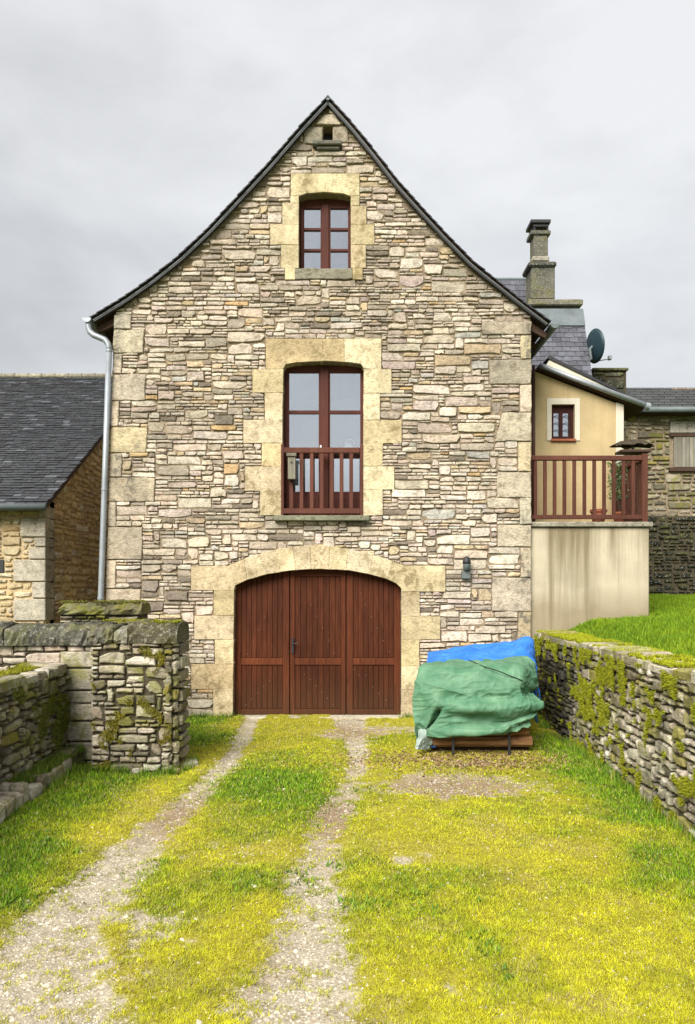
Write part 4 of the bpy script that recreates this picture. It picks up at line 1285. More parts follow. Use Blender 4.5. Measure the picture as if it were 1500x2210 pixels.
Nn = gg.normal(size=(n, 3)); Nn /= np.linalg.norm(Nn, axis=1)[:, None]
C = np.array([[0.03, 0.085, 0.03], [0.07, 0.13, 0.04], [0.13, 0.16, 0.07]])[gg.integers(0, 3, n)]
blades('foliage', Pt, Nn, gg.uniform(0.04, 0.07, n), gg.uniform(0.02, 0.035, n), C, 'grass', pl, 0.3, 6)

# ---- annex
DA = 12.45; YA = DA - DF
ann = empty('rendered_annex', (P(1250, 0, DA)[0], YA, 1.4), 'pale yellow rendered lean-to annex with one small barred window', 'annex')
FA = Frame((0, YA, 0), (1, 0, 0), (0, 0, 1), (0, -1, 0))
ap = lambda pts: [(P(a, b, DA)[0], P(a, b, DA)[2]) for a, b in pts]
aw = ap([(1140, 1250), (1345, 1250), (1345, 876), (1165, 806), (1140, 797)])
wx0, wy0, wx1, wy1 = 1190, 873, 1240, 948
V, F = holed(aw, [ap(rectp(wx0, wy0, wx1, wy1))], FA, -3.2, 0.0); obj('wall', V, F, 'render_annex', ann)
V, F = holed(ap(rectp(1180, 860, 1251, 951)), [ap(rectp(wx0, wy0, wx1, wy1))], FA, 0.001, 0.018); obj('window_surround', V, F, 'render_white', ann)
V, F = slab(ap([(1329, 1130), (1345.5, 1130), (1345.5, 874), (1329, 868)]), FA, 0.001, 0.016, 0.003); obj('corner_band', V, F, 'render_white', ann)
V, F = holed(ap(rectp(wx0, wy0, wx1, wy1)), [ap(rectp(1197, 889, 1209, 940)), ap(rectp(1217, 889, 1230, 940))], FA, -0.12, -0.07)
aww = obj('window', V, F, 'joinery', ann, (0.55, 0.5, 0.5))
for (a, b) in ((1197, 1209), (1217, 1230)):
    (x0, z1), (x1, z0_) = ap([(a, 889), (b, 940)])
    box('pane', x0, x1, YA + 0.09, YA + 0.096, z0_, z1, 'glass', aww, c=0.001)
    for k in range(3):
        zz = z0_ + (z1 - z0_) * (0.2 + 0.3 * k)
        V, F = tube([(x0 - 0.01, YA + 0.05, zz), ((x0 + x1) / 2, YA + 0.045, zz + 0.03), (x1 + 0.01, YA + 0.05, zz)], 0.006, 6); obj('grille_bar', V, F, 'iron', aww)
V, F = slab(ap(rectp(1188, 948, 1242, 953)), FA, -0.1, 0.05, 0.006); obj('window_sill', V, F, 'terracotta', ann)
x_, z_ = ap([(1150.5, 790)])[0]
V, F = tube([(x_, YA - 0.04, z_), (x_, YA - 0.04, ZT)], 0.028, 10); obj('downpipe', V, F, plain('brown_pipe', (0.09, 0.04, 0.03), 0.5), ann, None, True)
# lean-to roof
p0, p1 = np.array(ap([(1160, 794)])[0]), np.array(ap([(1388, 880)])[0])
t = (p1 - p0) / np.hypot(*(p1 - p0)); nr = np.array([-t[1], t[0]])
def strip(nm, o1, o2, ya, yb, mat, a=p0, b=p1, par=ann, tn=(1, 1, 1)):
    q = [a + nr * o1, b + nr * o1, b + nr * o2, a + nr * o2]
    V = [(x, y, z) for y in (ya, yb) for (x, z) in q]
    return obj(nm, V, [(0, 1, 2, 3), (7, 6, 5, 4), (0, 4, 5, 1), (1, 5, 6, 2), (2, 6, 7, 3), (3, 7, 4, 0)], mat, par, tn)
strip('roof_deck', -0.05, 0.012, YA - 0.09, YA + 3.3, 'soffit')
strip('slate_roof', 0.014, 0.04, YA - 0.12, YA + 3.3, 'slate', tn=(0.06, 0.062, 0.07))
a3 = [np.array([p0[0], YA - 0.14, p0[1]]), np.array([p1[0], YA - 0.14, p1[1]])]
V, F = tube([a3[0], a3[1]], 0.045, 12); obj('verge_gutter', V, F, 'zinc', ann, None, True)
V, F = tube([a3[1] + np.array([-0.02, 0, 0.0]), a3[1] + np.array([0.05, 0, -0.02])], 0.062, 12); obj('gutter_cap', V, F, 'zinc', ann)
# cream wedge board above the gutter with a dark slate edge
V, F = slab(ap([(1173, 795), (1182, 781), (1334, 855), (1334, 858)]), FA, 0.085, 0.135, 0.003); obj('fascia', V, F, 'render_white', ann)
V, F = slab(ap([(1176, 779), (1180, 773), (1342, 853), (1340, 857.5)]), FA, -2.5, 0.16, 0.003); obj('slate_edge', V, F, 'slate', ann, (0.02, 0.02, 0.024))

# ---- slate wing behind
wing = empty('slate_roofed_wing', (4.0, 4.0, 1.4), 'rear wing with steep dark slate roof and stone chimney', 'house')
B0 = np.array(P(1040, 868, 14.1)); B1 = np.array(P(1286, 868, 14.1))
T0 = np.array(P(1040, 672, 15.55)); T1 = np.array(P(1257, 672, 15.55))
def slate_rows(b0, b1, t0, t1, rows, cols, par, back=0.03, tn=(0.075, 0.078, 0.095), nm='slate'):
    U = (b1 - b0); Vv = (t0 - b0)
    nrm = np.cross(U / np.linalg.norm(U), Vv / np.linalg.norm(Vv)); nrm /= np.linalg.norm(nrm)
    if nrm[1] > 0: nrm = -nrm
    for i in range(rows):
        off = 0.5 if i % 2 else 0.0
        for j in range(cols + 1):
            s0, s1 = max(0, (j - off) / cols), min(1, (j + 1 - off) / cols)
            if s1 - s0 < 0.02: continue
            e = 0.0016 / 1
            def pt(s, v, n_):
                a = b0 + Vv * v + (b1 + (t1 - b1) * v - (b0 + (t0 - b0) * v)) * s
                return a + nrm * n_
            v0, v1 = i / rows, min(1.0, (i + 1.35) / rows)
            jj = R.uniform(-0.004, 0.004)
            s0 += 0.0022; s1 -= 0.0022
            V = [pt(s0, v0 + jj, 0.030), pt(s1, v0 + jj, 0.030), pt(s1, v1, 0.016), pt(s0, v1, 0.016), pt(s0, v0 + jj, 0.016), pt(s1, v0 + jj, 0.016), pt(s1, v1, 0.004), pt(s0, v1, 0.004)]
            F = [(0, 1, 2, 3), (7, 6, 5, 4), (4, 5, 1, 0), (5, 6, 2, 1), (6, 7, 3, 2), (7, 4, 0, 3)]
            obj(nm, V, F, 'slate', par, tuple(np.array(tn) * R.uniform(0.7, 1.35)))
    V = [b0, b1, t1, t0, b0 - nrm * 0.08, b1 - nrm * 0.08, t1 - nrm * 0.08, t0 - nrm * 0.08]
    return obj('roof_deck', V, [(0, 1, 2, 3), (7, 6, 5, 4), (4, 5, 1, 0), (5, 6, 2, 1), (6, 7, 3, 2), (7, 4, 0, 3)], 'soffit', par)
slate_rows(B0, B1, T0, T1, 19, 12, wing)
# gable wall below the verge and body
X1w = B1[0]
acc = Acc()
V = [(B0[0], B0[1] + 0.1, 0.9), (X1w - 0.03, B0[1] + 0.1, 0.9), (X1w - 0.03, B0[1] + 0.1, B1[2] - 0.02), (B0[0], B0[1] + 0.1, B1[2] - 0.02)]
acc.add(V + [(T1[0] - 0.03, 8.6, 0.9), (T1[0] - 0.03, 8.6, T1[2] - 0.1), (T1[0] - 0.03, T1[1] + 0.1, T1[2] - 0.1)], [(0, 1, 2, 3), (1, 4, 5, 6, 2)])
acc.build('wall', 'render_annex', wing)
# flashing band, shoulder block, rear roof, chimney
f0, f1 = P(1140, 673, 15.55), P(1257, 673, 15.55)
V = [P(1143, 704, 15.28), P(1262, 704, 15.28), P(1257, 668, 15.58), P(1143, 668, 15.58)]
V = [(a, b - 0.05, c) for a, b, c in V] + [(a, b - 0.02, c) for a, b, c in V]
obj('flashing', V, [(0, 1, 2, 3), (7, 6, 5, 4), (4, 5, 1, 0), (5, 6, 2, 1), (6, 7, 3, 2), (7, 4, 0, 3)], plain('lead_flashing', (0.12, 0.14, 0.15), 0.6, 0.3, 0.25, 4), wing)
def dbox(nm, x0, y0, x1, y1, d0, dep, mat, par, tn, c=0.02):
    a, b = P(x0, y1, d0), P(x1, y0, d0)
    return box(nm, a[0], b[0], d0 - DF, d0 - DF + dep, a[2], b[2], mat, par, tn, c)
GREY = (0.23, 0.22, 0.175)
dbox('shoulder_ledge', 1141, 645, 1259, 658, 15.5, 1.3, 'darkstone', wing, (0.20, 0.19, 0.15))
dbox('shoulder', 1146, 658.3, 1252, 700, 15.62, 1.1, 'darkstone', wing, (0.20, 0.195, 0.16))
ch = dbox('chimney', 1147, 574, 1198, 645.3, 15.6, 0.5, 'darkstone', wing, (0.14, 0.135, 0.11))
dbox('chimney_ledge', 1141, 563, 1202, 574.3, 15.55, 0.6, 'darkstone', ch, (0.09, 0.09, 0.08), 0.03)
dbox('stack', 1152, 505, 1183, 563.3, 15.68, 0.34, 'darkstone', ch, (0.14, 0.135, 0.11))
dbox('stack_base', 1149, 552, 1186, 563.1, 15.64, 0.42, 'quoin', ch, (0.38, 0.36, 0.30))
dbox('collar', 1146, 496, 1189, 505.2, 15.64, 0.42, 'darkstone', ch, (0.12, 0.12, 0.105), 0.015)
for (x, dd) in ((1152, 15.68), (1180, 15.68), (1152, 15.98), (1180, 15.98)): dbox('cap_post', x, 489, x + 4, 496.3, dd, 0.04, 'iron', ch, (1, 1, 1), 0.004)
cp = Acc()
a, b = P(1146, 480, 15.62), P(1189, 473, 15.62)
cp.box(a[0], b[0], a[1], a[1] + 0.46, a[2], b[2], None, 0.005)
a, b = P(1151, 489, 15.66), P(1184, 480, 15.66)
cp.box(a[0], b[0], a[1], a[1] + 0.38, a[2], b[2] + 0.002, None, 0.005)
cp.build('chimney_cap', 'iron', ch)
r0, r1 = np.array(P(1000, 720, 16.0)), np.array(P(1142, 720, 16.0)); s0, s1 = np.array(P(1000, 604, 16.75)), np.array(P(1141, 604, 16.75))
slate_rows(r0, r1, s0, s1, 9, 7, wing)
V, F = tube([s0 + np.array([0, 0, 0.0]), s1], 0.05, 8); obj('ridge', V, F, 'zinc_dark', wing)

# ---- satellite dish
dish = empty('satellite_dish', P(1282, 790, 14.75), 'dark teal satellite dish on the edge of the steep slate roof', 'satellite dish')
c = np.array(P(1285, 747, 14.75)); ry = 36 * 14.75 / FPX
ax = np.array([0.97, 0.22, 0.12]); ax /= np.linalg.norm(ax)
e1 = np.cross(ax, (0, 0, 1)); e1 /= np.linalg.norm(e1); e2 = np.cross(e1, ax)
V, F = [c - ax * 0.07], []
rings, sg = 5, 28
for i in range(1, rings + 1):
    f = i / rings
    for k in range(sg):
        a = 2 * math.pi * k / sg
        V.append(c - ax * 0.07 * (1 - f * f) + (e1 * math.cos(a) + e2 * math.sin(a)) * ry * f)
for k in range(sg):
    F.append((0, 1 + (k + 1) % sg, 1 + k))
for i in range(rings - 1):
    for k in range(sg):
        j = (k + 1) % sg; F.append((1 + i * sg + k, 1 + i * sg + j, 1 + (i + 1) * sg + j, 1 + (i + 1) * sg + k))
reflector = obj('reflector', V, F, 'dishteal', dish, None, True)
md = reflector.modifiers.new('thick', 'SOLIDIFY'); md.thickness = 0.012
V, F = tube([c - ax * 0.06, c - ax * 0.12 + np.array([-0.01, -0.02, -0.06]), np.array(P(1276, 775, 14.7)), np.array(P(1266, 782, 14.75))], 0.028, 8); obj('mount_arm', V, F, 'zinc_dark', dish)
V, F = tube([c - e2 * ry * 0.9, c - e2 * ry * 0.8 + ax * 0.28], 0.012, 8); obj('feed_arm', V, F, 'zinc', dish)
q = c - e2 * ry * 0.72 + ax * 0.29
box('receiver', q[0] - 0.03, q[0] + 0.03, q[1] - 0.05, q[1] + 0.04, q[2] - 0.05, q[2] + 0.03, 'zinc', dish)

# ---- dark stone stub behind the annex
def mini_wall(nm, label, cat, fr, W, H, pal, mat, mortar, seed, hs, gap=(0.02, 0.022), keep=300, thick=0.35, cell=0.02, inside=None, proud=(0.0, 0.035), rough=0.2, excl=(), group=None, parent=None, wmax=0.6, wmin=0.12, loc=None, ar=(1.4, 3.6), tintfn=None):
    rr_ = random.Random(seed)
    e = parent or empty(nm, tuple(fr(W / 2, 0, -thick / 2)) if loc is None else loc, label, cat, group)
    nx, ny = int(W / cell), int(H / cell)
    bl = np.zeros((ny, nx), bool)
    uu = (np.arange(nx) + 0.5) * cell; vv = (np.arange(ny) + 0.5) * cell
    UU, VV = np.meshgrid(uu, vv)
    if inside is not None: bl |= ~inside(UU, VV)
    for (a, b, c_, d_) in excl: bl |= (UU > a) & (UU < c_) & (VV > b) & (VV < d_)
    rc = pack(W, H, bl, rr_, hs, cell, ar, wmin, wmax)
    stonework(e, fr, rc, pal, mat, rr_, gap, rough, proud, keep, None, 0.012, 'stone', tintfn)
    return e, rr_
stub = None
DS = 15.2
a, b = P(1279, 1000, DS), P(1349, 800, DS)
frS = Frame((a[0], DS - DF, a[2]), (1, 0, 0), (0, 0, 1), (0, -1, 0))
stub, _ = mini_wall('stone_outbuilding', 'dark mossy stone outbuilding gable rising behind the annex roof', 'outbuilding', frS, b[0] - a[0], b[2] - a[2], PAL_DARK, 'darkstone', None, 41, [(0.1, 0.16, 0.6), (0.16, 0.25, 0.4)], loc=(a[0] + 0.3, DS - DF + 1, 1.4))
box('core', a[0] + 0.01, b[0] + 0.03, DS - DF + 0.015, DS - DF + 2.4, 1.0, b[2] - 0.01, 'mortar_dark', stub)
box('coping', a[0] - 0.02, b[0] + 0.06, DS - DF - 0.05, DS - DF + 2.45, b[2] - 0.008, b[2] + 0.05, 'darkstone', stub, (0.07, 0.07, 0.055), 0.015)

# ---- far right cottage
DC = 16.6; YCt = DC - DF
cot = empty('stone_cottage', (P(1460, 0, DC)[0], YCt, 1.6), 'low mossy stone cottage with grey shuttered window behind the terrace', 'cottage')
a, b = P(1340, 1130, DC), P(1640, 893, DC)
frC = Frame((a[0], YCt, a[2]), (1, 0, 0), (0, 0, 1), (0, -1, 0))
cu_ = lambda px: P(px, 0, DC)[0] - a[0]; cvv = lambda py: P(0, py, DC)[2] - a[2]
mini_wall('', '', '', frC, b[0] - a[0], b[2] - a[2], PAL_GREY, 'garden', None, 51, [(0.07, 0.12, 0.6), (0.12, 0.2, 0.4)], excl=[(cu_(1446), cvv(1022), cu_(1540), cvv(908))], parent=cot, gap=(0.022, 0.026))
box('wall', a[0], b[0], YCt + 0.02, YCt + 3, 1.3, b[2] + 0.02, 'mortar', cot)
dbox('lintel', 1447, 909, 1540, 934, DC - 0.03, 0.2, 'quoin', cot, (0.40, 0.38, 0.33), 0.01)
dbox('shutter_rail', 1447, 934.5, 1540, 942, DC - 0.05, 0.08, 'soffit', cot, (0.8,) * 3, 0.005)
for k in range(10):
    x = 1455 + 8.6 * k
    dbox('shutter_board', x, 942.5, x + 7.9, 1008, DC - 0.03 - (k % 2) * 0.006, 0.05, 'oldwood', cot, (R.uniform(0.6, 1.0),) * 3, 0.004)
dbox('sill', 1446, 1008.5, 1540, 1017, DC - 0.06, 0.2, 'soffit', cot, (0.8,) * 3, 0.006)
V, F = tube([P(1386, 884, DC - 0.35), P(1700, 884, DC - 0.35)], 0.065, 12); obj('gutter', V, F, 'zinc_dark', cot, None, True)
slate_rows(np.array(P(1345, 882, DC - 0.3)), np.array(P(1700, 882, DC - 0.3)), np.array(P(1345, 838, DC + 2.2)), np.array(P(1700, 838, DC + 2.2)), 8, 14, cot, tn=(0.03, 0.033, 0.032))
dbox('fascia', 1345, 884, 1640, 894, DC - 0.22, 0.2, 'soffit', cot, (0.4,) * 3)
# reddish stone patch on the ridge
dbox('ridge_stone', 1449, 838, 1640, 852, DC + 1.9, 0.3, 'quoin', cot, (0.30, 0.20, 0.13), 0.02)

# ---- dark retaining wall below the cottage
DR = 16.0
a, b = P(1380, 1305, DR), P(1640, 1112, DR)
frR = Frame((a[0], DR - DF, a[2]), (1, 0, 0), (0, 0, 1), (0, -1, 0))
ret, _ = mini_wall('retaining_wall', 'black damp retaining wall at the back of the raised lawn', 'wall', frR, b[0] - a[0], b[2] - a[2], [(tuple(x * 0.33 for x in c_), w_) for c_, w_ in PAL_DARK], 'darkstone', None, 61, [(0.06, 0.11, 0.6), (0.11, 0.18, 0.4)], gap=(0.03, 0.034), loc=(a[0] + 1.2, DR - DF + 0.2, a[2]))
box('core', a[0], b[0], DR - DF + 0.02, YCt - 0.06, 1.2, b[2] - 0.01, 'mortar_dark', ret)

# ================================================================== LEFT BARN
DB = 12.6; YB = DB - DF
barn = empty('stone_barn', (-6.0, YB + 3, 0), 'low golden stone barn with big dark slate roof left of the house', 'barn')
XB = P(100, 0, DB)[0]                      # right front corner
zEa = P(0, 1082, DB)[2]
YRg = 18.8 - DF
zRg = P(0, 820, 18.8)[2]
XLB = XB - 4.5
# front wall
box('front_core', XLB, XB - 0.02, YB + 0.02, YB + 0.4, 0, zEa + 0.05, 'mortar_gold', barn)
frB = Frame((XLB, YB, 0.0), (1, 0, 0), (0, 0, 1), (0, -1, 0))
Wb = XB - XLB
bq = [(1340, 1292, 30), (1291, 1256, 70), (1255, 1208, 30), (1207, 1181, 62), (1180, 1160, 75), (1159, 1118, 45), (1117, 1092, 84)]
ex = []
for (y0, y1, x0) in bq:
    p0_, p1_ = P(x0, y0, DB), P(100, y1, DB)
    V, F = slab(inset(ccw([(p0_[0], p0_[2]), (XB, p0_[2]), (XB, p1_[2]), (p0_[0], p1_[2])]), 0.006), Frame((0, YB, 0), (1, 0, 0), (0, 0, 1), (0, -1, 0)), -0.35, 0.03, 0.01)
    obj('quoin', V, F, 'quoin', barn, tuple(np.array((0.42, 0.385, 0.31)) * R.uniform(0.85, 1.1)))
    ex.append((p0_[0] - XLB, p0_[2], Wb + 1, p1_[2]))
wz0, wz1, wxe = P(0, 1236, DB)[2], P(0, 1208, DB)[2], P(8, 0, DB)[0] - XLB
ex.append((wxe - 0.6, wz0, wxe, wz1))
mini_wall('', '', '', frB, Wb - 0.01, zEa - 0.02, PAL_GOLD, 'stone', None, 71, [(0.06, 0.10, 0.6), (0.10, 0.17, 0.4)], gap=(0.02, 0.02), excl=ex, parent=barn, proud=(0.0, 0.02))
box('vent_opening', XLB + wxe - 0.6, XLB + wxe, YB + 0.0, YB + 0.018, wz0, wz1, 'iron', barn)
# gable end (faces the house)
slope = (zRg - zEa) / (YRg - YB)
LG = 2 * (YRg - YB)
V = [(XB - 0.02, YB + 0.2, 0), (XB - 0.02, YB + LG, 0), (XB - 0.02, YB + LG, zEa), (XB - 0.02, YRg, zRg - 0.1), (XB - 0.02, YB + 0.2, zEa + 0.1)]
obj('gable_core', V, [(0, 1, 2, 3, 4)], 'mortar_gold', barn)
frG = Frame((XB, YB, 0), (0, 1, 0), (0, 0, 1), (1, 0, 0))
qh = [(0.35 + 0.0, 0.0)]
mini_wall('', '', '', frG, 5.5, 6.0, PAL_BROWN, 'stone', None, 81, [(0.07, 0.11, 0.6), (0.11, 0.19, 0.4)], gap=(0.02, 0.024),
          inside=lambda u, v: (v < zEa + slope * u - 0.03) & (u > 0.02), excl=[(0, 0, 0.36, zEa)], parent=barn, cell=0.022, keep=300)
# slates
acc = Acc()
sl = np.array([0, YRg - YB, zRg - zEa]); Ls = np.linalg.norm(sl); sl = sl / Ls
nr3 = np.array([0, -sl[2], sl[1]])
e0 = np.array([XB, YB - 0.28, zEa - 0.28 * slope + 0.06])
rows = int((Ls + 0.34) / 0.115)
for i in range(rows):
    c = e0 + sl * (i * 0.115)
    x = XB + 0.10 + R.uniform(-0.015, 0.015)
    while x > XB - 4.4:
        w = R.uniform(0.13, 0.24)
        lift = R.uniform(0.0, 0.012)
        a0 = c + sl * R.uniform(-0.012, 0.012)
        q = [(x - w + 0.004, 0, 0.028 + lift), (x - 0.004, 0, 0.028 + lift), (x - 0.004, 0.17, 0.010), (x - w + 0.004, 0.17, 0.010)]
        V = []
        for dz in (0, -0.012):
            for (xx, s_, n_) in q: V.append(np.array([xx, a0[1], a0[2]]) + sl * s_ + nr3 * (n_ + dz))
        F = [(0, 1, 2, 3), (4, 5, 1, 0), (5, 6, 2, 1), (7, 4, 0, 3)]
        acc.add(V, F, tuple(np.array((0.034, 0.036, 0.041)) * R.choices((R.uniform(0.7, 1.25), 2.6), (0.95, 0.05))[0]))
        x -= w
o = acc.build('slates', 'slate', barn); o['kind'] = 'stuff'
top3 = e0 + sl * (rows * 0.115)
V = [(XB + 0.09, *e0[1:]), (XLB, *e0[1:]), (XLB, *top3[1:]), (XB + 0.09, *top3[1:])]
V = [np.array(v) for v in V] + [np.array(v) - nr3 * 0.07 for v in V]
rear = [np.array((XB + 0.09, 2 * top3[1] - e0[1], e0[2])), np.array((XLB, 2 * top3[1] - e0[1], e0[2]))]
obj('roof_deck', V + rear, [(0, 3, 2, 1), (4, 5, 6, 7), (0, 1, 5, 4), (3, 0, 4, 7), (3, 8, 9, 2)], 'soffit', barn)
for k in range(12):
    x1_ = XB + 0.10 - k * 0.34
    V, F = tube([(x1_, top3[1], top3[2] + 0.03), (x1_ - 0.36, top3[1], top3[2] + 0.028)], [0.085, 0.07], 8); obj('ridge_tile', V, F, 'quoin', barn, tuple(np.array((0.27, 0.255, 0.19)) * R.uniform(0.8, 1.1)))
V, F = tube([(XB + 0.12, e0[1] - 0.05, e0[2] - 0.02), (XLB, e0[1] - 0.05, e0[2] - 0.02)], 0.06, 12); obj('gutter', V, F, 'zinc_dark', barn, None, True)

# ================================================================== GARDEN WALLS
def moss_on(parent, fr, W, H, n, seed, colr=((0.27, 0.26, 0.012), (0.14, 0.15, 0.012)), thr=0.55, scale=3.0, bias=None, hgt=(0.008, 0.022), out=0.02, name='moss', shape=None):
    gg = np.random.default_rng(seed)
    u, v = gg.random(n) * W, gg.random(n) * H
    m = vnoise(u, v, scale, 4, seed)
    if bias is not None: m = m + bias(u, v)
    k = m > thr
    if shape is not None: k &= shape(u, v)
    u, v, m = u[k], v[k], m[k]
    if len(u) == 0: return
    Pt = fr.O + u[:, None] * fr.U + v[:, None] * fr.V + fr.N * (out + 0.014 * gg.random(len(u)))[:, None]
    c = gg.random(len(u))[:, None]
    C = (np.array(colr[0]) * c + np.array(colr[1]) * (1 - c)) * gg.uniform(0.7, 1.2, len(u))[:, None]
    return blades(name, Pt, fr.N, gg.uniform(*hgt, len(u)), gg.uniform(0.005, 0.012, len(u)), C, 'grass', parent, 1.6, seed)

def coping_run(parent, pts_a, pts_b, z, hgt, lens, mat, pal, seed, over=0.03, jz=0.02, name='coping_stone'):
    """irregular flat stones laid along a wall top between two edge lines (front a0->a1, back b0->b1)"""
    rr_ = random.Random(seed)
    a0, a1, b0, b1 = (np.array(p, float) for p in (*pts_a, *pts_b))
    L = np.linalg.norm(a1 - a0); s = 0.0
    while s < L - 0.02:
        w = min(rr_.uniform(*lens), L - s)
        if L - s - w < 0.12: w = L - s
        f0, f1 = (s + 0.006) / L, (s + w - 0.006) / L
        dz, h = rr_.uniform(-jz, jz), hgt * rr_.uniform(0.8, 1.15)
        split = rr_.random() < 0.35
        parts = [(0.0, 0.5), (0.5, 1.0)] if split else [(0.0, 1.0)]
        for (g0, g1) in parts:
            o1 = over * rr_.uniform(0.2, 1.3)
            poly = []
            A = lambda f, gq: (a0 + (a1 - a0) * f) * (1 - gq) + (b0 + (b1 - b0) * f) * gq
            raw_ = [A(f0, g0), A((f0 + f1) / 2, g0), A(f1, g0), A(f1, (g0 + g1) / 2), A(f1, g1), A((f0 + f1) / 2, g1), A(f0, g1), A(f0, (g0 + g1) / 2)]
            cen = sum(raw_) / 8
            V = []
            out_ = [p + (p - cen) / np.linalg.norm(p - cen) * (rr_.uniform(-0.018, 0.004)) for p in raw_]
            nfr = (a0 - b0) / np.linalg.norm(a0 - b0)
            if g0 == 0.0:
                for k in (0, 1, 2): out_[k] = out_[k] + nfr * o1 * rr_.uniform(0.6, 1.2)
            for p in out_: V.append((p[0], p[1], z - 0.03))
            for p in out_: V.append((p[0], p[1], z + dz + h * rr_.uniform(0.7, 0.85)))
            for p in out_:
                q = cen + (p - cen) * rr_.uniform(0.82, 0.92); V.append((q[0], q[1], z + dz + h * rr_.uniform(0.93, 1.05)))
            V.append((cen[0], cen[1], z + dz + h * 1.03))
            F = []
            for i in range(8):
                j = (i + 1) % 8
                F += [(i, j, 8 + j, 8 + i), (8 + i, 8 + j, 16 + j, 16 + i), (16 + i, 16 + j, 24)]
            F.append(tuple(range(7, -1, -1)))
            c0 = np.cross(raw_[2] - raw_[0], raw_[6] - raw_[0])[2]
            if c0 < 0: F = [f[::-1] for f in F]
            obj(name, V, F, mat, parent, pick(pal, rr_))
        s += w

HSG = [(0.045, 0.075, 0.55), (0.075, 0.115, 0.35), (0.115, 0.17, 0.10)]
# ---- right garden wall (face runs along the drive)
RA, RB = np.array([2.85, 0.0]), np.array([2.62, -8.0])
Lr = np.linalg.norm(RB - RA); tdir = (RA - RB) / Lr
frW = Frame((RB[0], RB[1], -0.04), (tdir[0], tdir[1], 0), (0, 0, 1), (-tdir[1], tdir[0], 0))
ZW = 1.22
rightw = empty('garden_wall', (2.98, -4, 0), 'mossy dry stone wall retaining the raised lawn beside the driveway', 'wall')
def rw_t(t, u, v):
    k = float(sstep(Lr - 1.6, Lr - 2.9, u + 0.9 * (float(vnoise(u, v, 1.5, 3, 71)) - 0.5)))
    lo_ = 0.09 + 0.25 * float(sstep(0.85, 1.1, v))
    return tuple(c * (lo_ + (1.06 - lo_) * k) for c in t)          # damp algae plus painted-in shade behind the tarpaulin, towards the house
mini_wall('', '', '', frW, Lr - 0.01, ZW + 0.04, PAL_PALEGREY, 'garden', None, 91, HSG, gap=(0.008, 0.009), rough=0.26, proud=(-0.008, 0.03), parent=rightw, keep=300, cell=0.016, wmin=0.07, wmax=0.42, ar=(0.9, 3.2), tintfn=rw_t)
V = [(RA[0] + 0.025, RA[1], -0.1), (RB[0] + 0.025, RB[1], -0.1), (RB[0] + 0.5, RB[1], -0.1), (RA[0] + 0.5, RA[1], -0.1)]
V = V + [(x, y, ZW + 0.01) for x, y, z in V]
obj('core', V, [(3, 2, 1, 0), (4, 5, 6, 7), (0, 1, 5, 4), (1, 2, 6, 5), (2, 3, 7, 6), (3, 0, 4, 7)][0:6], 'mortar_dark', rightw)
coping_run(rightw, ((RB[0], RB[1], 0), (RA[0], RA[1], 0)), ((RB[0] + 0.5, RB[1], 0), (RA[0] + 0.5, RA[1], 0)), ZW, 0.06, (0.2, 0.5), 'garden', PAL_PALEGREY, 95)
moss_on(rightw, frW, Lr, ZW + 0.05, 260000, 7, thr=0.65, scale=6.5, colr=((0.32, 0.33, 0.012), (0.15, 0.17, 0.012)), bias=lambda u, v: 0.11 * sstep(Lr - 4.4, Lr - 3.0, u) * sstep(Lr - 1.6, Lr - 2.4, u) - 0.10 * sstep(Lr - 2.4, Lr - 1.6, u) * sstep(1.0, 0.8, v) + 0.10 * sstep(0.85, 1.2, v) + 0.10 * sstep(0.3, 0.0, v) * sstep(Lr - 1.5, Lr - 2.5, u), out=0.018)
frWt = Frame((RB[0], RB[1], ZW + 0.05), (tdir[0], tdir[1], 0), (1, 0, 0), (0, 0, 1))
moss_on(rightw, frWt, Lr, 0.5, 120000, 9, thr=0.53, scale=4.0, colr=((0.36, 0.37, 0.012), (0.20, 0.23, 0.012)), bias=lambda u, v: 0.16 * sstep(Lr - 4, Lr - 1, u), out=-0.004, hgt=(0.01, 0.03))

# ---- left: gate pier, cross wall, low wall, ledge, rear wall
DP = 7.8; YP = DP - DF
pier = empty('gate_pier', (-2.25, YP + 0.25, 0), 'thick rounded stone gate pier with a dark mossy cap beside the grass', 'pier')
PX0, PX1, TH = -2.70, -1.80, 0.52
ZP = 1.36
frP = Frame((PX0, YP, -0.04), (1, 0, 0), (0, 0, 1), (0, -1, 0))
HSP = [(0.035, 0.06, 0.45), (0.06, 0.10, 0.37), (0.10, 0.17, 0.18)]
mini_wall('', '', '', frP, PX1 - PX0 - 0.05, ZP + 0.04, PAL_GREY + PAL_PALEGREY, 'garden', None, 101, HSP, gap=(0.007, 0.010), parent=pier, keep=300, cell=0.014, wmax=0.4, wmin=0.08, proud=(0.0, 0.035), rough=0.16)
